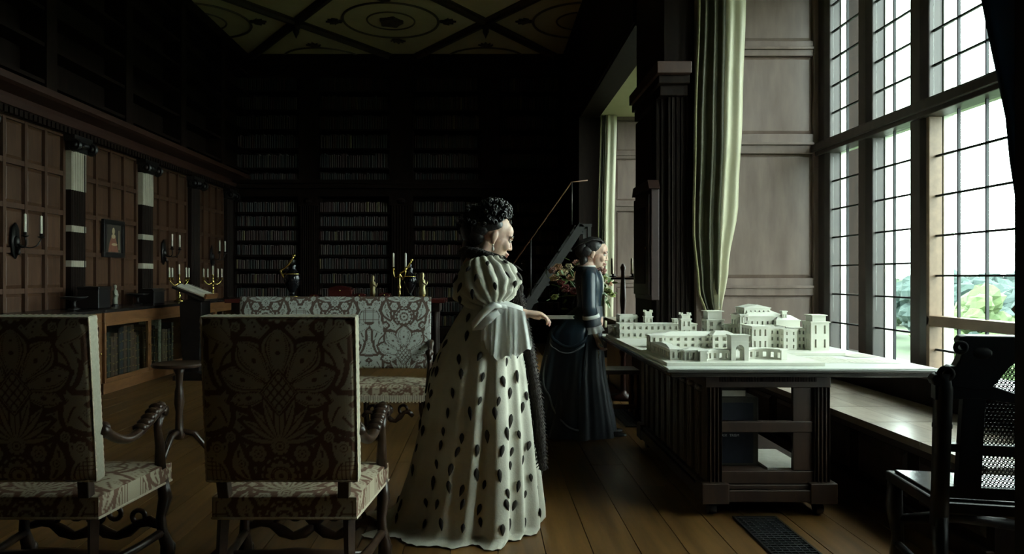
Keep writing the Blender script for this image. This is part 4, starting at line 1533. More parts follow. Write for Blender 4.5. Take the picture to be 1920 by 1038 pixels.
# framed portrait
pc = thing('framed_portrait', 'small dark-framed portrait of a seated figure hanging on the panelling', 'painting', (XL + .028, 9.17, 1.56))
for (a, b, c, d) in ((-.26, .26, 0, .06), (-.26, .26, .43, .49), (-.26, -.20, .06, .43), (.20, .26, .06, .43)):
    MB().box(0, .04, a, b, c, d).build('frame_bar', BLACKW, pc, bevel=.004)
cv = MB().box(.005, .015, -.20, .20, .06, .43).build('canvas', mat('dark_umber_ground', (.03, .022, .016), (.045, .035, .024), rough=.6, scale=8), pc)
SK = mat('painted_skin', (.40, .30, .18), rough=.6)


def disc(m, cy, cz, ry, rz, x=.0155):
    m.prism([(cy + ry * math.cos(2 * PI * k / 20), cz + rz * math.sin(2 * PI * k / 20)) for k in range(20)], 'x', .015, x)
    return m


m = MB(); m.prism([(-.12, .07), (.13, .07), (.09, .19), (.06, .26), (-.05, .26), (-.09, .19)], 'x', .015, .0155)
m.build('painted_gown', mat('painted_red', (.16, .05, .03), (.22, .09, .05), rough=.6, scale=20), cv)
disc(disc(MB(), .005, .345, .032, .045, .0165), .005, .275, .05, .03, .0165).build('painted_figure', SK, cv)
disc(MB(), .03, .17, .07, .018, .0165).build('painted_hands', SK, cv)
MB().box(.015, .016, .135, .15, .10, .36).build('painted_column', SK, cv)

# small things along the cabinet tops
b = thing('black_box', 'upright black casket on the cabinet top below the portrait', 'box', (XX(177, 8.1), 8.1, .94))
MB().box(-.12, .12, -.13, .13, 0, .22).build('body', BLACKW, b, bevel=.008)
MB().box(-.13, .13, -.14, .14, .22, .25).build('lid', BLACKW, b, bevel=.008)
f = thing('statuette', 'small pale statuette of a standing figure on the cabinet top beside the black casket', 'statuette', (XX(216, 8.5), 8.5, .94))
ALAB = mat('dull_alabaster', (.30, .30, .24), rough=.5)
MB().lathe([(.04, 0), (.04, .02), (.025, .03)], 12).build('base', BLACKW, f)
MB().lathe([(.028, .03), (.03, .07), (.022, .12), (.03, .16), (.028, .19), (.012, .205), (.011, .215), (.02, .235), (.018, .255), (.006, .265)], 12).tube([(0, -.028, .185), (.02, -.045, .15), (.03, -.02, .13)], .008, 6).tube([(0, .028, .185), (.01, .05, .14), (.0, .05, .10)], .008, 6).build('figure', ALAB, f, True)
for px, d, lb in ((139, 7.68, 'black footed bowl on the cabinet top beside the upright casket'), (258, 9.1, 'wide black footed dish on the cabinet top near the statuette')):
    t = thing('footed_bowl', lb, 'bowl', (XX(px, d), d, .94))
    MB().lathe([(.06, 0), (.06, .01), (.02, .025), (.015, .08), (.03, .10), (.12, .125), (.135, .14), (.12, .135), (.02, .11)], 18).build('bowl', BLACKW, t, True)
    MB().torus((0, 0, .14), .133, .005, 24, 6).build('rim', DARKMET, t, True)
t = thing('dark_casket', 'low dark casket on the cabinet top beside the brass candelabrum', 'box', (XX(285, 9.6), 9.6, .94))
MB().box(-.10, .10, -.16, .16, 0, .16).build('body', BLACKW, t, bevel=.006)
MB().prism([(-.11, .16), (.11, .16), (.08, .20), (-.08, .20)], 'y', -.17, .17).build('lid', BLACKW, t)

# lectern with an open book
lc = thing('lectern', 'dark wooden reading lectern with a sloping top standing before the oak cabinet', 'lectern', (XX(366, 8.9), 8.9, 0))
MB().prism([(-.20, 0), (.20, 0), (.20, .05), (.10, .10), (-.10, .10), (-.20, .05)], 'y', -.2, .2).build('foot', BLACKW, lc)
pf = [(-.09, .10), (.11, .10), (.13, .55), (.14, .93), (.02, .98), (-.14, .92), (-.13, .75), (-.12, .5)]
MB().prism(pf, 'y', -.15, .15).build('body', BLACKW, lc, bevel=.006)
sl = MB().box(-.24, .20, -.22, .22, -.012, .012).xf(Matrix.Translation((.02, 0, 1.02)) @ Matrix.Rotation(math.radians(21), 4, 'Y'))
sl.build('slope', BLACKW, lc, bevel=.004)
lc.scale = (1, 1, 1.06)
bk = thing('open_book', 'open book with pale pages lying on the sloping lectern', 'book', (XX(366, 8.9) + .02, 8.9, 1.098))
Rb = Matrix.Rotation(math.radians(21), 4, 'Y')
for s in (-1, 1):
    pts = [(-.21, 0)]
    rings = []
    for k in range(7):
        u = k / 6
        rings.append([(-.19, s * .19 * u, .012), (.17, s * .19 * u, .012), (.17, s * .19 * u, .028 + .022 * math.sin(PI * min(1, u * 1.1)) ** .7), (-.19, s * .19 * u, .028 + .022 * math.sin(PI * min(1, u * 1.1)) ** .7)])
    pg = MB().loft(rings).xf(Rb).build('page_block', PAPER, bk, 60)
    ln = MB()
    for q in range(9):
        ln.box(-.15 + q * .033, -.143 + q * .033, s * .04, s * .16, .052, .0528)
    ln.xf(Rb).build('print_lines', INK, pg)
MB().box(-.20, .18, -.20, .20, .004, .012).xf(Rb).build('cover', LEATH['brown'], bk)
MB().box(.172, .20, -.19, .19, .0, .06).xf(Rb).build('ledge', CABW, lc, loc=(.02, 0, 1.034))

# round tripod table
tt = thing('tripod_table', 'small round dark tripod table between the armchair and the folio cabinet', 'table', (XX(336, 4.85), 4.85, 0))
MB().lathe([(.002, .675), (.16, .675), (.178, .68), (.182, .69), (.176, .70), (.165, .695), (.002, .694)], 28).build('top', CARVED, tt, 40)
MB().lathe([(.03, .17), (.042, .20), (.028, .24), (.024, .36), (.034, .42), (.030, .50), (.022, .54), (.026, .62), (.045, .675)], 14).build('stem', CARVED, tt, True)
for k in range(3):
    a = .4 + k * 2 * PI / 3
    c, s = math.cos(a), math.sin(a)
    MB().tube([(c * q, s * q, z) for q, z in ((.02, .22), (.10, .20), (.17, .10), (.22, .03), (.26, .02))], [.02, .022, .018, .018, .022], 8).build('leg', CARVED, tt, True)

# ------------------------------------------------------------------ side table of vases behind the settee
sd = thing('side_table', 'long dark side table of ornaments standing behind the damask settee', 'table', (-1.75, 9.1, 0))
REDL = mat('dark_red_lacquer', (.06, .014, .012), (.09, .022, .018), rough=.2, scale=6)
MB().box(-1.55, 1.25, -.3, .3, .97, 1.02).build('top', REDL, sd, bevel=.006)
MB().box(-1.48, 1.18, -.25, .25, .86, .97).build('frieze', DARKW, sd, bevel=.004)
for x in (-1.42, 1.12):
    for y in (-.2, .2):
        MB().tube([(x, y, .86), (x, y, .6), (x, y, .3), (x, y, 0)], [.04, .03, .034, .04], 10).build('leg', DARKW, sd, True)


def vase(px, d, h, label, handle):
    t = thing('gilt_vase', label, 'vase', (XX(px, d), d, 1.02))
    BL = mat('black_porcelain', (.008, .008, .010), rough=.12)
    s = h / .5
    MB().lathe([(.07 * s, 0), (.07 * s, .02 * s), (.03 * s, .05 * s), (.03 * s, .07 * s), (.085 * s, .16 * s), (.105 * s, .23 * s), (.09 * s, .29 * s), (.05 * s, .33 * s), (.04 * s, .36 * s), (.055 * s, .39 * s), (.02 * s, .41 * s), (.03 * s, .44 * s), (.004, .47 * s)], 18).build('body', BL, t, True)
    MB().torus((0, 0, .02 * s), .068 * s, .012 * s, 20, 6).torus((0, 0, .285 * s), .092 * s, .006 * s, 20, 6).build('gilt_bands', GILT, t, True)
    pts = []
    for q in range(17):
        a = q / 16
        pts.append((handle * (.03 + .09 * math.sin(a * PI * 1.25)) * s * -1, -.05 * s, (.16 + .34 * a + .04 * math.sin(a * 2 * PI)) * s))
    MB().tube(pts, [.013 * s] * 17, 8).ball(pts[-1], .022 * s, 8, 5).build('handle', GILT, t, True)
    return t


vase(548, 9.1, .56, 'black urn with a curling gilt handle standing alone at one end of the side table', 1)
vase(768, 9.1, .50, 'black urn with a gilt foot beside the candlestick on the side table', 1)
for px, h, lb in ((741, .56, 'slim gilt candlestick holding two pale candles beside the black urn'),):
    t = thing('gilt_candlestick', lb, 'candlestick', (XX(px + 8, 9.0), 9.0, 1.02))
    MB().lathe([(.05, 0), (.05, .015), (.018, .03), (.014, .12), (.026, .15), (.012, .18), (.012, .30), (.02, .32)], 12).build('stem', GILT, t, True)
    for q, s in enumerate((-1, 1)):
        pts = [(s * .08 * math.sin(a * PI / 2), 0, .30 - .06 * math.sin(a * PI) + .07 * a) for a in [i / 8 for i in range(9)]]
        e = pts[-1]
        ar = MB().tube(pts, .008, 6).lathe([(.006, 0), (.024, .01), (.014, .02), (.014, .04)], 10, e).build('arm', GILT, t, True)
        candle(MB(), (e[0], e[1], e[2] + .03), .19, .013).build('candle', WAX, ar, True)
for px, h, lb in ((699, .30, 'small gilt figurine in the middle of the side table'), (792, .34, 'gilt figurine standing beside the black urn at the end of the side table')):
    t = thing('gilt_figurine', lb, 'figurine', (XX(px, 9.05), 9.05, 1.02))
    s = h / .3
    MB().lathe([(.05, 0), (.05, .02), (.03, .03)], 10).build('base', GILT, t, True)
    MB().lathe([(.03 * s, .03), (.045 * s, .06 * s), (.03 * s, .12 * s), (.042 * s, .17 * s), (.032 * s, .21 * s), (.012 * s, .23 * s), (.024 * s, .26 * s), (.018 * s, .29 * s), (.004, .305 * s)], 12).tube([(0, -.035 * s, .19 * s), (.05 * s, -.04, .15 * s), (.06 * s, -.02, .20 * s)], .01, 6).build('figure', mat('old_gilt', (.40, .34, .18), rough=.35, metal=.8), t, True)
for px, w, h, lb in ((640, .30, .17, 'dark red lacquer chest with a domed lid on the side table'), (592, .12, .06, 'small dark red dish box beside the lone black urn'), (676, .16, .07, 'low red lacquer tray box between the domed chest and the small figurine'), (722, .14, .08, 'red lacquer box with gilt edges beside the two-candle stick')):
    t = thing('lacquer_box', lb, 'box', (XX(px, 9.0), 9.0, 1.02))
    MB().box(-w / 2, w / 2, -.1, .1, 0, h * .65).build('body', REDL, t, bevel=.005)
    n = 8
    MB().prism([(w / 2 * 1.03 * math.cos(PI * k / n), h * .65 + h * .35 * math.sin(PI * k / n)) for k in range(n + 1)], 'y', -.105, .105).build('lid', REDL, t)
    MB().ball((0, -.105, h * .62), .012, 8, 5).build('clasp', BRASS, t, True)

# ------------------------------------------------------------------ books on the far shelves
bk_cols = [((.034, .011, .008), 'dark red'), ((.030, .018, .012), 'brown'), ((.011, .012, .010), 'black'), ((.055, .042, .024), 'tan'), ((.014, .017, .013), 'dark green'), ((.13, .105, .04), 'yellow-gold')]
bk_mats = [mat('spine_' + n.replace(' ', '_').replace('-', '_'), c, tuple(v * 1.5 for v in c), rough=.5, scale=40, stretch=(1, 1, .4)) for c, n in bk_cols]


def book_mb(w, h, d):
    m = MB()
    m.prism([(-w / 2, d), (-w / 2, 0), (-w / 4, -.006), (w / 4, -.006), (w / 2, 0), (w / 2, d)], 'z', 0, h)
    for k in range(3):
        z = h * (.18 + .3 * k)
        m.box(-w * .38, w * .38, -.009, 0, z, z + .007)
    return m


book_me = [[book_mb(w, 1.0, .20).mesh('book', bm_) for w in (.03, .04, .052)] for bm_ in bk_mats]
rb = random.Random(11)
slots = []
for bi, (x0, x1) in enumerate(BAYS):
    for zi, z in enumerate(SH[:-1]):
        top = (SH[zi + 1] - z) - .045
        x = x0 + .01
        dens = rb.choice((0, 1, 2, 3, 1))
        base_h = top * rb.uniform(.74, .86)
        while x < x1 - .055:
            wi = rb.randrange(3); w = (.03, .04, .052)[wi]
            ci = rb.choices(range(6), (4, 4, 4, 1.2, 2, .25))[0]
            if dens == 0: ci = rb.choices(range(6), (6, 1, 1, 1, 0, .3))[0]
            h = base_h * rb.uniform(.93, 1.05)
            slots.append((bi, zi, x + w / 2, z, wi, ci, h))
            x += w + rb.uniform(.0005, .003)
# the ones that show best: middle bays, above the settee
vis = [s for s in slots if (s[0] == 1 and s[1] in (2, 3, 4, 5, 6)) or (s[0] == 2 and s[2] < -.35 and s[1] in (2, 3, 4, 5, 6, 7, 8))]
vis.sort(key=lambda s: -s[2])
vis = vis[:298]
vs_ = set(id(s) for s in vis)
for s in vis:
    n = bk_cols[s[5]][1]
    o_ = inst('book', book_me[s[5]][s[4]], None, (s[2], YS + .035 + rb.uniform(0, .012), s[3] + .0005), None, (1, 1, s[6]))
    sh_ = ('lowest', 'second', 'third', 'fourth', 'fifth', 'sixth', 'seventh', 'eighth', 'ninth')[s[1]]
    wh = {1: 'far bookcase behind the lone black urn', 2: 'far bookcase beside the fluted pilaster'}[s[0]]
    tag(o_, '%s leather book, %s shelf up, %s' % (n, sh_, wh), 'book', '%s books, %s shelf, %s' % (n, sh_, wh))
rest = {}
bigm = bpy.data.meshes.new('shelved_books')
V, F, MI = [], [], []
rest_slots = [s for s in slots if id(s) not in vs_]
for (x0, x1) in BAYS:
    for zi, z in enumerate(UPSH + [3.17]):
        x = x0 + .01
        hh = (.34 if z != 3.17 else .22)
        while x < x1 - .055:
            wi = rb.randrange(3); w = (.03, .04, .052)[wi]
            rest_slots.append((0, 0, x + w / 2, z, wi, rb.choices(range(6), (4, 4, 4, .5, 2, .1))[0], hh * rb.uniform(.7, .85)))
            x += w + .002
for s in rest_slots:
    w = (.03, .04, .052)[s[4]]
    m = MB().prism([(-w / 2, .20), (-w / 2, 0), (-w / 4, -.006), (w / 4, -.006), (w / 2, 0), (w / 2, .20)], 'z', 0, s[6])
    b0 = len(V)
    V += [(v[0] + s[2], v[1] + YS + .04, v[2] + s[3] + .0005) for v in m.v]
    F += [tuple(i + b0 for i in f) for f in m.f]
    MI += [s[5]] * len(m.f)
bigm.from_pydata(V, [], F)
for m_ in bk_mats: bigm.materials.append(m_)
bigm.polygons.foreach_set('material_index', MI)
ob = bpy.data.objects.new('shelved_books', bigm); COL.objects.link(ob)
tag(ob, 'rows of old leather-bound books filling the shadowed shelves of the far wall', 'books'); ob['kind'] = 'stuff'

# ------------------------------------------------------------------ library steps
ls = thing('library_steps', 'grey wooden library steps with a thin sloping handrail against the far bookcase', 'library steps', (.9, 10.2, 0))
GREYW = mat('grey_painted_wood', (.024, .023, .021), (.038, .036, .033), rough=.75, scale=6)
HRAIL = mat('wooden_rail', (.16, .075, .04), rough=.45)
lo = Vector(ls.location)
d0 = 10.2


def lp(px, py, dy=0):
    q = at(px, py, d0); return Vector((q.x - lo.x, dy, q.z))


a, b_ = lp(965, 612), lp(1092, 420)
for dy in (0, .5):
    nrm = Vector((b_.z - a.z, 0, -(b_.x - a.x))).normalized() * .055
    A = Vector((a.x - (a.z) * (b_.x - a.x) / (b_.z - a.z), 0, 0))
    MB().hull8([A + nrm + Vector((0, dy - .02, .0)), A - nrm + Vector((0, dy - .02, 0)), A - nrm + Vector((0, dy + .02, 0)), A + nrm + Vector((0, dy + .02, 0)),
                b_ + nrm + Vector((0, dy - .02, 0)), b_ - nrm + Vector((0, dy - .02, 0)), b_ - nrm + Vector((0, dy + .02, 0)), b_ + nrm + Vector((0, dy + .02, 0))]).build('stringer', GREYW, ls)
for k in range(8):
    q = A + (b_ - A) * ((k + .7) / 8.2)
    MB().box(q.x - .10, q.x + .10, 0, .5, q.z - .015, q.z + .015).build('tread', GREYW, ls)
MB().box(b_.x - .05, b_.x + .14, -.02, .52, b_.z - .03, b_.z + .01).build('platform', GREYW, ls)
for x in (b_.x + .10,):
    for y in (0, .5):
        MB().box(x - .025, x + .025, y - .025, y + .025, 0, b_.z - .03).build('post', GREYW, ls)
r0, r1, r2 = lp(962, 494), lp(1072, 340), lp(1102, 337)
MB().tube([r0, r1, r2], .011, 8).build('handrail', HRAIL, ls, True)
for q, zb in ((r1, b_.z), (r0 + (r1 - r0) * .30, .9)):
    MB().tube([q, Vector((q.x, 0, zb))], .012, 8).build('rail_post', DARKMET, ls, True)
MB().tube([r0, Vector((r0.x, 0, .35))], .012, 8).build('rail_post', DARKMET, ls, True)

# ------------------------------------------------------------------ flowers on a stand behind the lady
VD = 7.6
vx = XX(1090, VD)
st_ = thing('flower_stand', 'dark round stand carrying the vase of flowers behind the lady in black', 'stand', (vx, VD, 0))
MB().lathe([(.20, 0), (.20, .03), (.05, .06), (.035, .30), (.05, .50), (.035, .80), (.24, .84), (.25, .86), (.24, .875), (.002, .875)], 24).build('stand', DARKW, st_, 40)
fv = thing('flower_vase', 'dark vase holding a loose bouquet of pink, peach and yellow-green flowers', 'bouquet', (vx, VD, .875))
MB().lathe([(.06, 0), (.09, .04), (.11, .12), (.09, .19), (.055, .23), (.075, .26)], 16).build('vase', mat('dark_glaze', (.02, .022, .02), rough=.2), fv, True)
PINK = [mat('petal_' + n, c, rough=.6) for n, c in (('peach', (.70, .44, .28)), ('pink', (.66, .36, .30)), ('cream', (.70, .62, .42)), ('rose', (.35, .08, .08)))]
LEAFG = mat('bouquet_leaf', (.10, .20, .05), (.20, .30, .08), rough=.5, scale=10)
LIME = mat('lime_blossom', (.36, .42, .12), rough=.6)


def bloom(mt, nm, r):
    m = MB()
    for k in range(3):
        for q in range(6 - k):
            a = 2 * PI * q / (6 - k) + k * .5
            rr = r * (1 - .28 * k)
            tl_ = .35 + .4 * k
            c = Vector((math.cos(a) * rr * .55, math.sin(a) * rr * .55, k * r * .22))
            n0 = len(m.v)
            m.ball((0, 0, 0), (rr * .5, rr * .42, rr * .12), 8, 5)
            M_ = Matrix.Translation(c) @ Matrix.Rotation(a, 4, 'Z') @ Matrix.Rotation(-tl_, 4, 'Y')
            for i in range(n0, len(m.v)): m.v[i] = tuple(M_ @ Vector(m.v[i]))
    m.ball((0, 0, r * .3), r * .22, 8, 5)
    return m.mesh(nm, mt, True)


bl = [bloom(pm, 'flower', .055) for pm in PINK] + [bloom(LIME, 'flower', .045)]
lf = MB().prism([(0, 0), (.03, .022), (.075, .018), (.12, 0), (.075, -.018), (.03, -.022)], 'z', -.001, .001).mesh('leaf', LEAFG)
rq = random.Random(5)
spots = [(1046, 500, 0), (1056, 510, 2), (1040, 520, 0), (1066, 500, 2), (1082, 492, 1), (1092, 488, 1), (1052, 528, 3), (1070, 520, 0), (1036, 506, 1), (1128, 506, 1), (1120, 512, 2), (1134, 520, 4), (1142, 530, 0), (1140, 545, 4), (1130, 540, 4), (1147, 552, 4), (1124, 530, 2), (1040, 556, 4), (1060, 540, 3), (1084, 515, 0), (1104, 500, 0), (1112, 520, 2), (1098, 530, 3), (1076, 545, 3)]
for px, py, c in spots:
    q = at(px, py, VD + rq.uniform(-.14, .14))
    l_ = q - Vector(fv.location)
    dirn = (l_ - Vector((0, 0, .25)))
    rot = Vector((dirn.x * .6, -.5 + dirn.y, .5)).to_track_quat('Z', 'Y').to_euler()
    inst('flower', bl[c], fv, l_, rot, (rq.uniform(.8, 1.15),) * 3)
    MB().tube([(0, 0, .22), l_ * .5 + Vector((0, 0, .12)), l_], .003, 5).build('stem', LEAFG, fv)
for k in range(70):
    px, py, c = rq.choice(spots)
    q = at(px + rq.uniform(-14, 14), py + rq.uniform(-8, 22), VD + rq.uniform(-.16, .16)) - Vector(fv.location)
    inst('leaf', lf, fv, q, (rq.uniform(0, 6), rq.uniform(-.9, .9), rq.uniform(0, 6)), (rq.uniform(.5, 1),) * 3)

# tall candle stand by the far bay
cs = thing('candle_stand', 'tall dark candle stand with two pale candles before the far window bay', 'candle stand', (XX(1168, 7.4), 7.4, 0))
WALN = mat('stand_walnut', (.05, .016, .012), (.08, .028, .02), rough=.35, scale=6)
MB().lathe([(.16, 0), (.16, .03), (.05, .06), (.03, .10), (.025, .45), (.045, .5), (.025, .55), (.024, .95), (.034, 1.05), (.026, 1.2), (.02, 1.36), (.03, 1.40), (.012, 1.44)], 14).build('stem', WALN, cs, True)
MB().box(-.13, .13, -.012, .012, 1.272, 1.296).build('cross_arm', WALN, cs, bevel=.003)
for q, s in enumerate((-1, 1)):
    pn = MB().lathe([(.004, 1.296), (.04, 1.302), (.042, 1.312), (.014, 1.314), (.016, 1.335)], 10, (s * .105, 0, 0)).build('drip_pan', DARKMET, cs, True)
    candle(MB(), (s * .105 - .012, 0, 1.33), .17, .012).build('candle', mat('yellow_wax', (.50, .44, .25), rough=.5), pn, True)
# low chest under the bay, daylight on its top put into the lid colour
lt = thing('low_chest', 'low oak chest with daylight painted into its pale top at the mouth of the far window bay', 'chest', (1.92, 8.2, 0))
MB().box(-.38, .24, -.5, .5, 0, .76).build('body', RAILW, lt, bevel=.006)
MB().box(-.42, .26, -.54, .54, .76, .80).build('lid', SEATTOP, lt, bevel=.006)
# dark stool with turned legs glimpsed under the table
sl_ = thing('turned_stool', 'old wooden stool with turned legs glimpsed beyond the table and the dark gown', 'stool', (1.27, 6.55, 0))
MB().box(-.17, .17, -.15, .15, .40, .44).build('seat', CARVED, sl_, bevel=.005)
for x in (-.14, .14):
    for y in (-.12, .12):
        MB().lathe([(.022, 0), (.026, .04), (.018, .07), (.024, .14), (.016, .20), (.028, .28), (.018, .33), (.024, .40)], 10, (x, y, 0)).build('leg', CABW, sl_, True)
MB().box(-.14, .14, -.135, -.105, .08, .12).build('stretcher', CABW, sl_)

# ------------------------------------------------------------------ curtains
OLIVEC = mat('olive_damask_curtain', (.030, .028, .012), (.062, .056, .026), rough=.6, scale=14, stretch=(1, 1, .5), bump=.2)
LINING = thin_cloth('cream_silk_lining', (.60, .56, .40), (.70, .66, .48), .25, 10, (3, 3, .3), .08, .4)
BLUEC = thin_cloth('slate_blue_curtain', (.045, .070, .095), (.07, .10, .13), .35, 8, (2, 2, .4), .1, .6)


def drape(m, z0, z1, path, nf, amp, th=.012, nz=26, ph=0):
    """folded sheet: path(t_vertical) -> ((xa,ya),(xb,yb)); nf folds of depth amp"""
    n = nf * 8
    rings = []
    for k in range(nz + 1):
        v = k / nz
        z = z0 + (z1 - z0) * v
        (xa, ya), (xb, yb) = path(v)
        d = Vector((xb - xa, yb - ya)); L = d.length; d.normalize(); nn = Vector((-d.y, d.x))
        front, back = [], []
        for i in range(n + 1):
            u = i / n
            off = amp * (.5 + .5 * math.sin(2 * PI * nf * u + ph + .5 * math.sin(3 * v + u * 5))) * (.6 + .4 * math.sin(4.1 * u + ph))
            p = Vector((xa, ya)) + d * (L * u) + nn * off
            front.append((p.x, p.y, z)); q = p + nn * th; back.append((q.x, q.y, z))
        rings.append(front + back[::-1])
    return m.loft(rings)


def lerp(a, b, t): return a + (b - a) * t


def near_edges(pxs, d):
    """edge x at heights from the floor up, read at rows 620, 430, 250, 0"""
    return pxs


def interp(tab, z):
    tab = sorted(tab)
    if z <= tab[0][0]: return tab[0][1]
    for (a, b), (c, e) in zip(tab[:-1], tab[1:]):
        if z <= c:
            f = (z - a) / (c - a); f = f * f * (3 - 2 * f); return b + (e - b) * f
    return tab[-1][1]


FRINGE = mat('old_gold_fringe', (.10, .085, .03), (.16, .14, .05), rough=.7, scale=60)


def curtain(name, label, d, z0, z1, left, split, right, olive=True):
    t = thing(name, label, 'curtain', (0, 0, 0))
    bx = interp(left, 2.0)
    t.location = (bx, d, 0)
    off = Matrix.Translation((-bx, -d, 0))
    zz = lambda v: z0 + (z1 - z0) * v
    drape(MB(), z0, z1, lambda v: ((interp(left, zz(v)), d - .02), (interp(split, zz(v)) + .01, d - .05)), 3, .07).xf(off).build('curtain_cloth', OLIVEC, t, True)
    drape(MB(), z0, z1, lambda v: ((interp(split, zz(v)) - .01, d - .06), (interp(right, zz(v)), d - .035)), 2, .06, ph=1.5).xf(off).build('lining', LINING, t, True)
    MB().tube([(interp(left, z0 + (z1 - z0) * k / 30) - bx, -.045, z0 + (z1 - z0) * k / 30) for k in range(31)], .010, 6).build('fringe', FRINGE, t)
    return t


D1 = 5.90
e = lambda pts, d: [(ZZ(py, d), XX(px, d)) for px, py in pts]
curtain('near_curtain', 'tall olive curtain with cream silk lining hanging at the oak reveal behind the model', D1, .85, ZS - .04,
        e([(1325, 600), (1307, 540), (1298, 430), (1301, 250), (1308, 0)], D1), e([(1346, 600), (1343, 540), (1345, 430), (1352, 250), (1356, 0)], D1), e([(1350, 600), (1366, 500), (1384, 380), (1392, 200), (1398, 0)], D1))
D2 = 11.05
curtain('far_curtain', 'cream-lined curtain hanging at the edge of the far window bay behind the flowers', D2, .5, ZS - .04,
        e([(1120, 600), (1121, 430), (1126, 200)], D2), e([(1131, 600), (1131, 430), (1134, 200)], D2), e([(1150, 600), (1152, 430), (1157, 200)], D2))
# dark curtain looped back at the near jamb
t = thing('looped_curtain', 'dark slate-blue curtain looped back at the near edge of the tall window', 'curtain', (1.7, 2.1, 0))
DC = 2.12
le = e([(1930, 900), (1930, 560), (1921, 400), (1905, 250), (1884, 120), (1856, 0), (1815, -150), (1795, -260)], DC)
off = Matrix.Translation((-1.7, -2.1, 0))
drape(MB(), .5, ZS - .04, lambda v: ((interp(le, .5 + (ZS - .54) * v), DC), (1.95, DC - .04)), 4, .07).xf(off).build('curtain_cloth', BLUEC, t, True)
MB().torus((interp(le, 1.25) + .16 - 1.7, .02, 1.2), .12, .018, 20, 6, 'z', 1.5, .6).build('tie_back', BRAID, t, True)

# ------------------------------------------------------------------ people
SKIN = mat('fair_skin', (.62, .40, .31), (.68, .46, .36), rough=.48, scale=6, sss=.15)
LIPM = mat('lip_colour', (.40, .14, .12), rough=.4)
EYEW = mat('eye_white', (.75, .74, .70), rough=.2)
IRIS = mat('iris', (.06, .04, .02), rough=.2)
HAIRD = mat('dark_hair', (.012, .010, .010), (.030, .026, .025), rough=.38, scale=40, bump=.4)


def remeshed(mb, name, m, voxel=.004, smooth=6, fac=.5):
    me = mb.mesh(name + '_raw', m, fix=True)
    tmp = bpy.data.objects.new('tmp_body', me)
    COL.objects.link(tmp)
    r = tmp.modifiers.new('r', 'REMESH'); r.mode = 'VOXEL'; r.voxel_size = voxel
    s = tmp.modifiers.new('s', 'SMOOTH'); s.factor = fac; s.iterations = smooth
    bpy.context.view_layer.update()
    out = bpy.data.meshes.new_from_object(tmp.evaluated_get(bpy.context.evaluated_depsgraph_get()))
    out.name = name
    bpy.data.objects.remove(tmp)
    bpy.data.meshes.remove(me)
    out.materials.clear(); out.materials.append(m)
    out.polygons.foreach_set('use_smooth', [True] * len(out.polygons))
    return out


def head_blobs(m, M, k=1.0):
    h = MB()
    h.ball((-.014, 0, .030), (.098, .076, .088), 20, 14)
    h.ball((.030, 0, -.030), (.060, .060, .088), 18, 12)
    h.ball((.034, 0, -.076), (.050, .046, .036), 16, 10)
    h.ball((.073, 0, -.100), (.020, .020, .016), 12, 8)
    h.ball((.046, 0, .036), (.047, .062, .050), 16, 10)
    h.tube([(.086, 0, .010), (.095, 0, -.012), (.106, 0, -.034)], [.008, .0085, .009], 10)
    h.ball((.1045, 0, -.037), (.011, .010, .009), 10, 8)
    for s in (-1, 1):
        h.ball((.096, s * .010, -.040), (.010, .007, .007), 8, 6)
        h.ball((.082, s * .030, .018), (.014, .026, .008), 10, 6)
        h.ball((.064, s * .036, -.032), (.028, .024, .028), 12, 8)
        h.ball((-.010, s * .074, -.014), (.019, .010, .032), 10, 8)
        h.ball((-.004, s * .073, -.042), (.010, .008, .012), 8, 6)
    h.ball((.090, 0, -.066), (.014, .024, .008), 12, 6)
    h.ball((.086, 0, -.079), (.014, .020, .008), 12, 6)
    h.tube([(-.02, 0, -.05), (-.035, 0, -.12), (-.05, 0, -.20)], [.052, .052, .060], 16)
    h.xf(M @ Matrix.Scale(k, 4))
    m.add(h.v, h.f)


def head_details(M, k, parent):
    MM = M @ Matrix.Scale(k, 4)
    for s in (-1, 1):
        e = MB().ball((.079, s * .031, -.001), .0115, 12, 8).xf(MM).build('eye', EYEW, parent, True)
        MB().ball((.0875, s * .0315, -.003), (.0035, .0055, .0055), 10, 6).xf(MM).build('iris', IRIS, e, True)
        MB().tube([(.0915, s * .014, .021), (.094, s * .028, .027), (.083, s * .050, .022)], [.002, .003, .0015], 6).xf(MM).build('eyebrow', HAIRD, parent, True)
        MB().tube([(.0865, s * .019, .0045), (.0915, s * .031, .008), (.083, s * .045, .003)], [.002, .0032, .002], 6).xf(MM).build('eyelid', SKIN, parent, True)
    MB().tube([(.091, -.022, -.072), (.1015, -.009, -.068), (.1025, 0, -.070), (.1015, .009, -.068), (.091, .022, -.072)], [.002, .0045, .0042, .0045, .002], 8).tube([(.090, -.019, -.076), (.0985, 0, -.079), (.090, .019, -.076)], [.002, .0055, .002], 8).xf(MM).build('lips', LIPM, parent, True)


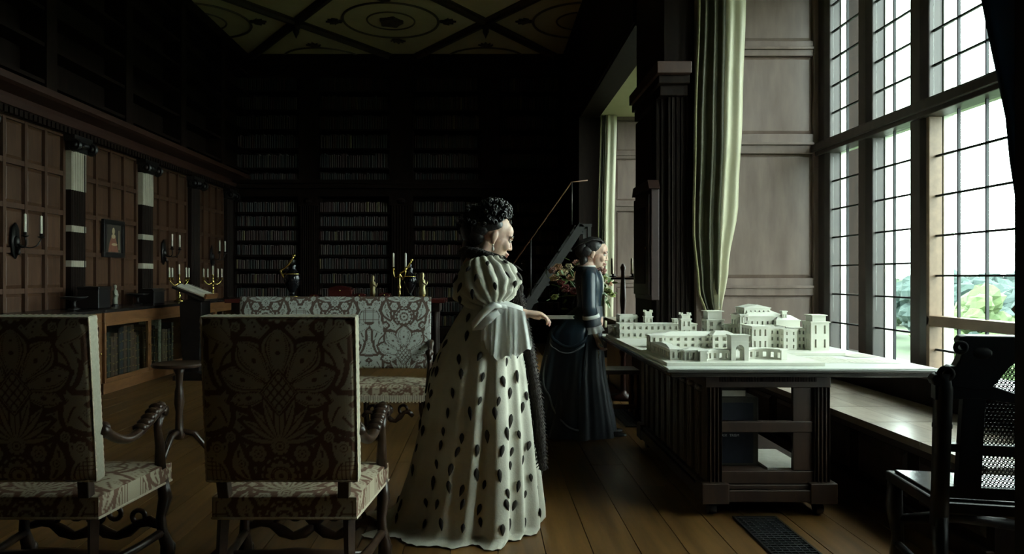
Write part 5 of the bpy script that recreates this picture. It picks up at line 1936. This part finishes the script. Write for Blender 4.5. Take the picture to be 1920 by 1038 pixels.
def hand(m, W, D, N, side, curl=.5, k=1.0, spread=.0):
    """W wrist, D towards the fingers, N out of the palm, side = direction of the thumb"""
    W, D, N, S = Vector(W), Vector(D).normalized(), Vector(N).normalized(), Vector(side).normalized()
    Mx = Matrix(((D.x, S.x, N.x, W.x), (D.y, S.y, N.y, W.y), (D.z, S.z, N.z, W.z), (0, 0, 0, 1)))
    h = MB()
    h.ball((.045 * k, 0, 0), (.052 * k, .041 * k, .016 * k), 14, 8)
    h.tube([(-.02 * k, 0, 0), (.02 * k, 0, 0), (.05 * k, 0, 0)], [.026 * k, .028 * k, .024 * k], 12, 1, .72)
    for i, (y, L) in enumerate(((.030, .072), (.010, .080), (-.010, .076), (-.029, .060))):
        p = Vector((.085 * k - abs(i - 1) * .004, y * k, 0)); a = curl * .5 - .05 * i
        pts = [Vector((.05 * k, y * .9 * k, 0)), p.copy()]
        for q, fr in enumerate((.45, .31, .24)):
            a += curl * (.7 if q else .35)
            p = p + Vector((math.cos(a), spread * y * 6, math.sin(a))) * (L * fr * k)
            pts.append(p.copy())
        h.tube(pts, [.0095 * k, .0092 * k, .0085 * k, .0078 * k, .0062 * k], 9)
        h.ball(pts[-1], .0066 * k, 8, 6)
    pts = [Vector((.012, .018, .002)), Vector((.035, .044, .010)), Vector((.060, .052, .020)), Vector((.082, .046, .026))]
    h.tube([p * k for p in pts], [.014 * k, .012 * k, .0098 * k, .0072 * k], 9)
    h.ball(pts[-1] * k, .0074 * k, 8, 6)
    h.xf(Mx)
    m.add(h.v, h.f)


def limb(m, pts, rs):
    P, Rr = [], []
    for (a, b), (ra, rb) in zip(zip(pts[:-1], pts[1:]), zip(rs[:-1], rs[1:])):
        for k in range(4):
            t = k / 4
            P.append(Vector(a).lerp(Vector(b), t)); Rr.append(ra + (rb - ra) * t)
    P.append(Vector(pts[-1])); Rr.append(rs[-1])
    m.tube(P, Rr, 14)
    for p, r in zip(pts, rs): m.ball(p, r * .99, 12, 8)


def skirt_pts(tab, nth, nz, folds, seed=0, ztop=None):
    """tab rows: z, cx, cy, left, right, near, far (radii). folds(th, v) gives a radial factor"""
    tab = sorted(tab, key=lambda r: -r[0])
    rings = []
    for k in range(nz + 1):
        v = k / nz
        z = tab[0][0] + (tab[-1][0] - tab[0][0]) * v
        for a, b in zip(tab[:-1], tab[1:]):
            if b[0] <= z + 1e-9 <= a[0] + 1e-6:
                f = (a[0] - z) / (a[0] - b[0]); r = [p + (q - p) * f for p, q in zip(a, b)]; break
        ring = []
        for j in range(nth):
            th = 2 * PI * j / nth
            c, s = math.cos(th), math.sin(th)
            rx = r[4] if c > 0 else r[3]
            ry = r[6] if s > 0 else r[5]
            f = folds(th, v)
            ring.append(Vector((r[1] + rx * c * f, r[2] + ry * s * f, z)))
        rings.append(ring)
    return rings


# ================================================= the lady in the ermine-spotted gown
Q = Vector((.0, 3.66, 0))
lady = thing('person', 'person in a white gown dotted with black ermine tails, dark curled hair piled high', 'person', Q)
MQ = Matrix.Translation((.050, -.03, 1.515)) @ Matrix.Rotation(math.radians(11), 4, 'Z') @ Matrix.Rotation(math.radians(19), 4, 'Y')
m = MB()
head_blobs(m, MQ, 1.02)
m.ball((-.01, 0, 1.27), (.12, .155, .13), 20, 14)
m.ball((.01, 0, 1.14), (.10, .125, .12), 18, 12)
m.ball((0, 0, .98), (.135, .165, .13), 18, 12)
m.tube([(.01, -.02, 1.36), (.0, -.01, 1.42)], [.085, .06], 16)
limb(m, [(-.02, -.15, 1.335), (.035, -.225, 1.13), (.20, -.20, 1.115)], [.052, .044, .027])
limb(m, [(0, .15, 1.33), (.06, .20, 1.12), (.22, .12, 1.10)], [.052, .044, .027])
hand(m, (.205, -.198, 1.117), (1, .04, -.03), (0, .15, -1), (0, 1, .1), .75, .98)
hand(m, (.222, .118, 1.10), (1, -.3, 0), (0, 0, -1), (0, -1, 0), .5, .95)
for s in (-1, 1):
    limb(m, [(0, s * .085, .93), (.01, s * .085, .50), (-.01, s * .085, .09)], [.082, .056, .038])
    m.ball((.05, s * .085, .03), (.11, .038, .03), 12, 6)
body = remeshed(m, 'body', SKIN, .0045, 5)
bo = inst('body', body, lady)
head_details(MQ, 1.02, bo)

GOWN = mat('white_ermine_cloth', (.56, .53, .44), (.66, .63, .53), rough=.75, scale=9, bump=.12, bscale=120)
rnq = random.Random(21)
phs = [(n, rnq.uniform(0, 6.28), a) for n, a in ((5, .25), (9, .55), (14, .42), (21, .16))]


def qf(th, v):
    w = sum(a * math.cos(n * th + p + 1.2 * v * math.sin(n)) for n, p, a in phs)
    w = math.tanh(w * 1.6)
    return 1 + w * (.014 + .115 * v ** .7)


#        z    cx    cy    left  right near  far
QT = [(1.165, .02, -.03, .115, .120, .135, .12),
      (1.09, .02, -.03, .165, .150, .20, .16),
      (.95, .01, -.02, .235, .185, .245, .22),
      (.80, .0, -.01, .285, .220, .265, .25),
      (.52, -.01, 0, .325, .262, .285, .29),
      (.25, -.02, .01, .375, .295, .295, .33),
      (.07, -.03, .01, .425, .320, .30, .36),
      (.022, -.035, .01, .46, .325, .305, .38),
      (.006, -.06, -.005, .56, .330, .345, .42)]
rings = skirt_pts(QT, 260, 70, qf)
for j in range(len(rings[-1])):
    rings[-1][j].z = .004 + .006 * abs(math.sin(j * .7))
sk = MB().loft(rings, cap=False).build('gown_skirt', GOWN, lady, True)
sk.data.update()

tail = MB()
n = 7
tail.loft([[(.0115 * w * math.cos(2 * PI * k / n), .006 * w * math.sin(2 * PI * k / n), z) for k in range(n)] for z, w in ((0, .25), (-.008, .8), (-.018, 1.0), (-.03, .8), (-.040, .42), (-.048, .08))])
TAILM = mat('black_ermine_tail', (.012, .010, .009), (.03, .022, .016), rough=.85, scale=60)
tail_me = tail.mesh('ermine_tail', TAILM, True)


def put_tail(parent, p, nrm, rr, sc=1.0):
    nrm = nrm.normalized()
    down = Vector((0, 0, -1)); down = (down - nrm * down.dot(nrm)).normalized()
    z = -down; y = nrm; x = y.cross(z)
    R_ = Matrix((x, y, z)).transposed() @ Matrix.Rotation(rr, 3, 'Y')
    inst('ermine_tail', tail_me, parent, p + nrm * .004, R_.to_euler(), (sc, sc, sc * rnq.uniform(.85, 1.25)))


def ring_pt(rings, u, v):
    """point and outward normal of a lofted sheet at u (0..1 round), v (0..1 down)"""
    K, N_ = len(rings) - 1, len(rings[0])
    i = min(K - 1, int(v * K)); j = int(u * N_) % N_
    p, a, b = rings[i][j], rings[i][(j + 2) % N_], rings[i + 1][j]
    nr = (Vector(a) - Vector(p)).cross(Vector(b) - Vector(p)).normalized()
    return Vector(p), nr


count = 0
for r in range(12):
    v = .07 + r * .077
    ring = rings[int(v * 70)]
    circ = sum((ring[j] - ring[(j + 1) % 260]).length for j in range(260))
    nn = max(7, int(circ / .118))
    for c in range(nn):
        u = (c + .5 * (r % 2) + rnq.uniform(-.2, .2)) / nn
        p, nr = ring_pt(rings, u % 1, min(.96, max(.03, v + rnq.uniform(-.022, .022))))
        cen = Vector((0, 0, p.z))
        if nr.dot(p - cen) < 0: nr = -nr
        put_tail(sk, p, nr, rnq.uniform(-.45, .3), rnq.uniform(.95, 1.25)); count += 1

# bodice
bt = []
for z, cx, rx, ry in ((1.13, .015, .118, .130), (1.18, .012, .112, .125), (1.24, .005, .125, .148), (1.30, -.002, .132, .165), (1.35, -.005, .120, .165), (1.385, -.005, .095, .13), (1.40, 0, .075, .10)):
    bt.append([(cx + rx * math.cos(2 * PI * j / 60) * (1 + .02 * math.cos(15 * 2 * PI * j / 60)), -.01 + ry * math.sin(2 * PI * j / 60) * (1 + .02 * math.cos(15 * 2 * PI * j / 60)), z) for j in range(60)])
bd_ = MB().loft(bt, cap=False).build('bodice', GOWN, lady, True)


def puff(A, B, rad, n=120, g=17, sgn=1):
    A, B = Vector(A), Vector(B)
    ax = (B - A).normalized()
    a = Vector((1, 0, 0)); a = (a - ax * a.dot(ax)).normalized(); b = ax.cross(a)
    rings = []
    K = 26
    for k in range(K + 1):
        t = k / K
        r = interp(rad, t)
        c = A.lerp(B, t)
        ring = []
        for j in range(n):
            th = 2 * PI * j / n
            gm = 1 + (.16 + .10 * abs(2 * t - 1)) * (abs(math.cos(g * th / 2 + .7 * t)) ** .8 - .6) + .03 * math.cos(3 * th + 4 * t)
            sag = Vector((0, 0, -.012 * math.sin(PI * t)))
            ring.append(c + (a * math.cos(th) * r[0] + b * math.sin(th) * r[1]) * gm + sag)
        rings.append(ring)
    return rings


def interp2(tab, t):
    for (a, b), (c, d) in zip(tab[:-1], tab[1:]):
        if t <= c:
            f = (t - a) / (c - a); f = f * f * (3 - 2 * f); return (b[0] + (d[0] - b[0]) * f, b[1] + (d[1] - b[1]) * f)
    return tab[-1][1]


_i = interp
def interp(tab, t):
    return interp2(tab, t) if isinstance(tab[0][1], tuple) else _i(tab, t)


RAD = [(0, (.03, .02)), (.12, (.105, .075)), (.35, (.155, .105)), (.6, (.168, .115)), (.82, (.125, .095)), (1.0, (.058, .052))]
for s, A, B in ((-1, (-.02, -.13, 1.405), (.045, -.222, 1.15)), (1, (-.01, .13, 1.405), (.06, .20, 1.15))):
    pr_ = puff(A, B, RAD)
    so = MB().loft(pr_).build('puff_sleeve', GOWN, lady, True)
    for r in range(3):
        for c in range(9):
            p, nr = ring_pt(pr_, (c + .5 * (r % 2) + rnq.uniform(-.15, .15)) / 9 % 1, .28 + .2 * r + rnq.uniform(-.04, .04))
            cen = Vector(A).lerp(Vector(B), .5)
            if nr.dot(p - cen) < 0: nr = -nr
            put_tail(so, p, nr, rnq.uniform(-.3, .3), .95)
# white undersleeve ruffle with a knotted band
SHEER = thin_cloth('white_lawn_linen', (.74, .74, .70), (.80, .80, .77), .3, 14, (1, 1, 1), .05, .7)
def ruffle(layer):
    rows = []
    for k in range(30):
        t = k / 29
        row = []
        for j in range(70):
            u = j / 69
            L = .15 + .11 * math.sin(PI * min(1, .2 + u * .75))
            x = -.005 + .205 * u + t * (.035 - .05 * (1 - u)) + .012 * t * math.sin(5 * u * PI)
            fold = math.sin(2 * PI * 5.2 * u + 1.1 * layer + 1.5 * t) * .5 + math.sin(2 * PI * 2.3 * u + layer) * .5
            y = (-.268 + layer * .075) + (.004 + .026 * t) * fold - (.012 if layer == 0 else -.008) * math.sin(PI * t)
            z = 1.165 - .035 * u - L * t * (1 + .05 * math.sin(2 * PI * 5.2 * u + 2)) + .012 * math.sin(PI * u)
            row.append((x, y, z))
        rows.append(row)
    return rows


for ly in (0, 1):
    MB().loft(ruffle(ly), cap=False, closed=False).build('linen_ruffle', SHEER, lady, True)
MB().tube([(.02, -.225, 1.155), (.07, -.222, 1.14), (.13, -.212, 1.125), (.185, -.203, 1.118)], [.058, .056, .048, .036], 18).build('linen_sleeve', SHEER, lady, True)
kn = MB()
kn.tube([(.075, -.275, 1.155), (.045, -.30, 1.165), (.0, -.295, 1.13), (-.045, -.27, 1.075), (-.05, -.255, 1.05), (-.02, -.27, 1.06), (.02, -.285, 1.10), (.07, -.28, 1.13)], [.018, .030, .032, .030, .018, .022, .026, .016], 12, 1, .6)
kn.build('sleeve_knot', SHEER, lady, True)
kn = MB()
kn.tube([(-.0, -.20, 1.16), (.04, -.275, 1.16), (.10, -.26, 1.15), (.11, -.20, 1.14)], [.012, .016, .016, .012], 10)
kn.build('sleeve_band', SHEER, lady, True)

# fur stole: collar and long front fall
FUR = mat('dark_brown_fur', (.018, .013, .011), (.075, .062, .055), rough=.9, scale=70, stretch=(1, 1, .4), bump=.8)


def fur(path, rad, flat=.6, n=18, seed=1, hairs=900, hl=.022):
    rn = random.Random(seed)
    P = []
    R_ = []
    K = len(path) - 1
    for k in range(K * 10 + 1):
        t = k / 10; i = min(K - 1, int(t)); f = t - i
        P.append(Vector(path[i]).lerp(Vector(path[i + 1]), f)); R_.append((rad[i] + (rad[i + 1] - rad[i]) * f) * (1 + rn.uniform(-.07, .07)))
    m = MB().tube(P, R_, n, 1, flat)
    base = list(m.v)
    cn = len(P)
    for h in range(hairs):
        i = rn.randrange(cn - 1); j = rn.randrange(n)
        p = Vector(base[i * n + j]); c = P[i]
        d = (p - c).normalized() + Vector((0, 0, -1.1)) + Vector((rn.uniform(-.3, .3), rn.uniform(-.3, .3), rn.uniform(-.3, .3)))
        d.normalize()
        s = d.cross(Vector((rn.uniform(-1, 1), rn.uniform(-1, 1), .2))).normalized() * .0022
        q = d.cross(s).normalized() * .0022
        e = p + d * hl * rn.uniform(.5, 1.1)
        m.add([p + s, p - s * .5 + q, p - s * .5 - q, e], [(0, 1, 3), (1, 2, 3), (2, 0, 3)])
    return m


fur([(.10, -.14, 1.385), (.02, -.165, 1.405), (-.06, -.11, 1.425), (-.10, 0, 1.43), (-.05, .12, 1.41), (.06, .14, 1.38), (.14, .04, 1.33)], [.022, .030, .036, .040, .034, .03, .03], .8, 16, 2, 1400).build('fur_collar', FUR, lady, True)
fur([(.13, -.04, 1.34), (.175, -.06, 1.22), (.20, -.05, 1.08), (.235, -.06, .9), (.265, -.06, .7), (.285, -.05, .5), (.305, -.05, .30)], [.034, .04, .042, .046, .05, .052, .03], .6, 18, 3, 3200).build('fur_stole', FUR, lady, True)

# hair: piled curls over a smooth cap
hm = MB()
hm.ball((.028, -.025, 1.585), (.094, .086, .082), 20, 12)
hm.ball((-.045, -.015, 1.56), (.082, .085, .115), 20, 12)
hm.ball((.045, -.03, 1.625), (.080, .078, .068), 18, 10)
hm.ball((-.07, -.01, 1.47), (.045, .060, .07), 16, 10)
hm.ball((.022, -.025, 1.562), (.092, .090, .058), 18, 10)
hm.ball((-.035, -.03, 1.52), (.058, .082, .07), 18, 10)
for sy in (-1, 1):
    hm.ball((.025, -.03 + sy * .052, 1.567), (.075, .036, .046), 16, 10)
    hm.ball((-.02, -.03 + sy * .060, 1.548), (.050, .030, .040), 16, 10)
rc = random.Random(9)
for k in range(210):
    c0, R0 = rc.choice((((.028, -.025, 1.585), (.098, .09, .085)), ((.05, -.03, 1.632), (.084, .082, .068)), ((.05, -.03, 1.632), (.084, .082, .068)), ((-.045, -.015, 1.565), (.085, .088, .112))))
    u = rc.uniform(-.25, 1); a = rc.uniform(0, 2 * PI); s = math.sqrt(max(0, 1 - u * u))
    p = Vector((c0[0] + R0[0] * s * math.cos(a), c0[1] + R0[1] * s * math.sin(a), c0[2] + R0[2] * u))
    if p.x > .10 and p.z < 1.575: continue
    ax = (p - Vector(c0)).normalized()
    pts = []
    t1 = ax.orthogonal().normalized(); t2 = ax.cross(t1)
    rr0 = rc.uniform(.010, .017); ph = rc.uniform(0, 6)
    for q in range(13):
        aa = ph + q * .95
        pts.append(p + (t1 * math.cos(aa) + t2 * math.sin(aa)) * rr0 * (1 - q * .035) + ax * (q * .0013))
    hm.tube(pts, .0048, 5)
hm.build('hair', HAIRD, lady, True)
PEARL = mat('pearl', (.75, .72, .64), rough=.15)
ear = MQ @ Vector((-.004, -.084, -.055))
MB().ball(ear, .0055, 8, 6).lathe([(.001, 0), (.006, -.012), (.0075, -.02), (.004, -.027)], 10, ear + Vector((0, 0, -.004))).build('earring', PEARL, lady, True)
nk = MB()
for k in range(26):
    a = 2 * PI * k / 26
    nk.ball((.0 + .072 * math.cos(a), -.012 + .074 * math.sin(a), 1.432 - .022 * math.cos(a)), .0068, 8, 6)
nk.build('pearl_necklace', PEARL, lady, True)
fn_ = thing('folded_fan', 'slim pale folded fan held out in the hand of the lady in white', 'fan', (.335, 3.47, 1.098))
MB().box(-.05, .11, -.007, .007, -.005, .007).build('fan_sticks', mat('ivory', (.55, .53, .46), rough=.4), fn_, bevel=.002)
MB().box(-.055, .115, -.008, .008, .007, .010).box(-.055, .115, -.008, .008, -.008, -.005).build('guards', mat('ivory_guard', (.50, .47, .40), rough=.4), fn_)

# ================================================= the lady in black
B0 = Vector((.86, 5.75, 0))
lb_ = thing('person', 'person in a black and navy gown with white cuffs standing beside the table', 'person', B0)
MBk = Matrix.Translation((.058, 0, 1.50)) @ Matrix.Rotation(math.radians(-14), 4, 'Z') @ Matrix.Rotation(math.radians(12), 4, 'Y')
m = MB()
head_blobs(m, MBk, 1.05)
m.ball((.0, 0, 1.25), (.105, .15, .14), 20, 14)
m.ball((.01, 0, 1.09), (.092, .118, .12), 18, 12)
m.ball((0, 0, .94), (.125, .16, .13), 18, 12)
m.tube([(-.0, 0, 1.34), (.0, 0, 1.42)], [.08, .055], 16)
limb(m, [(-.01, -.155, 1.31), (-.02, -.20, 1.04), (.035, -.17, .83)], [.048, .040, .026])
limb(m, [(-.01, .155, 1.31), (-.01, .20, 1.05), (.03, .18, .84)], [.048, .040, .026])
hand(m, (.038, -.168, .825), (.22, .0, -1), (.9, -.2, .15), (0, -1, 0), .8, .98)
hand(m, (.032, .178, .835), (.2, 0, -1), (.9, .2, .15), (0, 1, 0), .5, .95)
for s in (-1, 1):
    limb(m, [(0, s * .08, .90), (.01, s * .08, .49), (-.01, s * .08, .09)], [.078, .054, .036])
body2 = remeshed(m, 'body', SKIN, .0045, 5)
b2 = inst('body', body2, lb_)
head_details(MBk, 1.05, b2)
NAVYG = mat('navy_black_velvet', (.006, .010, .017), (.014, .020, .030), rough=.5, scale=12, bump=.08, sheen=.25)
SATIN = mat('navy_satin', (.009, .018, .028), (.016, .028, .040), rough=.3, scale=10, stretch=(2, 2, .5), bump=.06)
rn2 = random.Random(4)
ph2 = [(n, rn2.uniform(0, 6.28), a) for n, a in ((4, .3), (8, .6), (13, .5), (20, .2))]


def lf_(th, v):
    w = math.tanh(1.5 * sum(a * math.cos(n * th + p + v * math.sin(n * 2)) for n, p, a in ph2))
    return 1 + w * (.01 + .07 * v)


LT = [(1.06, .01, 0, .095, .105, .12, .12),
      (.98, -.01, 0, .15, .13, .16, .15),
      (.85, -.04, 0, .22, .15, .20, .19),
      (.50, -.06, 0, .28, .20, .24, .25),
      (.14, -.05, 0, .35, .26, .28, .30),
      (.012, -.05, 0, .39, .275, .29, .32)]
MB().loft(skirt_pts(LT, 200, 50, lf_), cap=False).build('gown_skirt', NAVYG, lb_, True)
# draped overskirt, gathered up behind, edged with grey braid
OT = [(1.055, .01, 0, .105, .112, .13, .13), (.96, -.02, 0, .19, .12, .19, .17), (.85, -.06, 0, .255, .09, .235, .22), (.60, -.08, 0, .29, .05, .25, .25), (.30, -.09, 0, .33, .0, .26, .28), (.08, -.09, 0, .38, -.04, .27, .30)]
orr = skirt_pts(OT, 160, 40, lambda th, v: 1.0 + (lf_(th + 1, v) - 1) * 1.3)
# keep the rear part only: open sheet from the near hip round the back
js = list(range(46, 127))
MB().loft([[r[j] for j in js] for r in orr], cap=False, closed=False).build('overskirt', SATIN, lb_, True)
GREYB = mat('grey_braid', (.17, .19, .20), (.24, .26, .27), rough=.5, scale=60)
def on_drape(keys, name, m_, r, out=.006):
    """a braid laid on the overskirt: keys of (angle in degrees, height)"""
    P = []
    K_, N_ = len(orr) - 1, 160
    for k in range((len(keys) - 1) * 12 + 1):
        t = k / 12; i = min(len(keys) - 2, int(t)); f = t - i; f2 = f
        p0, p1, p2, p3 = [Vector(q) for q in (keys[max(0, i - 1)], keys[i], keys[i + 1], keys[min(len(keys) - 1, i + 2)])]
        a_, z_ = .5 * ((2 * p1) + (p2 - p0) * f + (2 * p0 - 5 * p1 + 4 * p2 - p3) * f * f + (3 * p1 - p0 - 3 * p2 + p3) * f ** 3)
        u = (a_ / 360 * N_); j = int(u); fu = u - j
        v = (1.055 - z_) / (1.055 - .08) * K_; i2 = min(K_ - 1, max(0, int(v))); fv = v - i2
        q = (orr[i2][j % N_] * (1 - fu) + orr[i2][(j + 1) % N_] * fu) * (1 - fv) + (orr[i2 + 1][j % N_] * (1 - fu) + orr[i2 + 1][(j + 1) % N_] * fu) * fv
        o_ = Vector((q.x + .06, q.y, 0)).normalized()
        P.append(q + o_ * out)
    return MB().tube(P, r, 8).build(name, m_, lb_, True)


on_drape([(185, .86), (205, .76), (228, .70), (252, .70), (276, .78)], 'swag_trim', GREYB, .006)
on_drape([(186, .90), (206, .81), (230, .75), (254, .745), (278, .82)], 'swag_fold', SATIN, .016, .0)
on_drape([(196, .66), (208, .46), (222, .30), (240, .18), (262, .10), (280, .085)], 'overskirt_trim', GREYB, .008)
on_drape([(281, .92), (280, .70), (279, .45), (279, .25), (280, .09)], 'front_edge_trim', SATIN, .009)
# bodice and sleeves
bt = []
for z, cx, rx, ry in ((1.04, .01, .100, .122), (1.10, .012, .094, .118), (1.18, .012, .108, .140), (1.26, .005, .114, .158), (1.32, -.004, .102, .165), (1.365, -.012, .085, .14), (1.385, -.014, .070, .105)):
    bt.append([(cx + rx * math.cos(2 * PI * j / 48), ry * math.sin(2 * PI * j / 48), z) for j in range(48)])
bo2 = MB().loft(bt, cap=False).build('bodice', SATIN, lb_, True)
MB().tube([Vector(p) + Vector((0, 0, .003)) for p in bt[-1]] + [Vector(bt[-1][0]) + Vector((0, 0, .003))], .007, 6).build('neck_trim', SHEER, bo2, True)
MB().tube([(.115, -.02, 1.16), (.122, -.02, 1.22), (.118, -.02, 1.29), (.092, -.02, 1.35)], .008, 6).build('front_trim', SHEER, bo2, True)
for s, pts in ((-1, [(-.01, -.145, 1.345), (-.016, -.165, 1.31), (-.02, -.182, 1.19), (-.02, -.20, 1.06), (-.005, -.192, .985)]), (1, [(-.01, .145, 1.345), (-.010, .165, 1.31), (-.01, .182, 1.19), (-.01, .20, 1.06), (.0, .195, .985)])):
    MB().tube(pts, [.045, .062, .060, .056, .060], 18).build('sleeve', SATIN, lb_, True)
    e, f = Vector(pts[-1]), Vector(pts[-2])
    d = (e - f).normalized()
    M_ = Matrix.Translation(e) @ d.to_track_quat('Z', 'Y').to_matrix().to_4x4()
    MB().lathe([(.060, -.012), (.068, -.012), (.070, .016), (.062, .016)], 24).xf(M_).build('cuff_band', SHEER, lb_, True)
    rg = []
    for k in range(7):
        t = k / 6
        rg.append([M_ @ Vector(((.05 + .030 * t + .008 * t * math.sin(9 * a)) * math.cos(a), (.05 + .030 * t + .008 * t * math.sin(9 * a)) * math.sin(a), .03 + .10 * t)) for a in [2 * PI * j / 54 for j in range(54)]])
    MB().loft([r for r in rg], cap=False).build('linen_cuff', SHEER, lb_, True)
    rg = []
    for k in range(5):
        t = k / 4
        rg.append([M_ @ Vector(((.058 + .018 * t) * math.cos(a), (.058 + .018 * t) * math.sin(a), .0 + .075 * t)) for a in [2 * PI * j / 30 for j in range(30)]])
    MB().loft(rg, cap=False).build('under_sleeve', NAVYG, lb_, True)
# hair
hm = MB()
hm.ball((.035, .0, 1.548), (.108, .088, .085), 20, 12)
hm.ball((-.045, .0, 1.53), (.070, .076, .080), 18, 12)
for sy in (-1, 1):
    hm.ball((.03, sy * .050, 1.545), (.070, .036, .048), 16, 10)
    hm.ball((-.015, sy * .060, 1.515), (.048, .026, .045), 16, 10)
hm.ball((-.035, .0, 1.44), (.038, .06, .06), 14, 10)
hm.ball((.085, -.0, 1.575), (.055, .065, .04), 14, 8)
for k in range(26):
    y = -.07 + .0056 * k
    hm.tube([(.135 - abs(y) * .3, y, 1.575), (.10, y * 1.1, 1.622 - abs(y) * .35), (.02, y * 1.15, 1.632 - abs(y) * .4), (-.08, y * 1.1, 1.60 - abs(y) * .5), (-.128, y * .8, 1.53)], .0045, 5)
hm.build('hair', HAIRD, lb_, True)
for s in (-1, 1):
    sh = MB()
    sh.loft([[(x_, s * .085 + .042 * w * math.cos(a), .004 + hh * (math.sin(a) if math.sin(a) > 0 else 0)) for a in [2 * PI * j / 16 for j in range(16)]] for x_, w, hh in ((-.06, .6, .05), (-.02, .9, .075), (.06, 1, .07), (.13, 1, .045), (.20, .75, .03), (.25, .3, .018))])
    sh.build('shoe', mat('black_shoe_leather', (.008, .008, .010), rough=.3), lb_, 50, loc=(.05, 0, 0))
# gold chain with a pendant hanging from the hand
chn = thing('gold_chain', 'thin gold chain with a tassel pendant hanging from the lady in black\'s hand', 'chain', Vector((.915, 5.575, .72)))
lk = MB().torus((0, 0, 0), .0065, .002, 10, 5, 'y', 1, 1.4).mesh('link', GILT, True)
for k in range(19):
    inst('link', lk, chn, (.003 * math.sin(k), 0, -.012 - k * .0145), (0, 0, (k % 2) * PI / 2))
MB().prism([(-.018, -.30), (0, -.285), (.018, -.30), (.022, -.32), (0, -.345), (-.022, -.32)], 'y', -.006, .006).ball((0, 0, -.316), (.012, .012, .014), 8, 6).build('pendant', GILT, chn)
MB().lathe([(.005, -.345), (.008, -.36), (.006, -.372), (.012, -.40), (.004, -.405)], 8).build('tassel', GILT, chn, True)
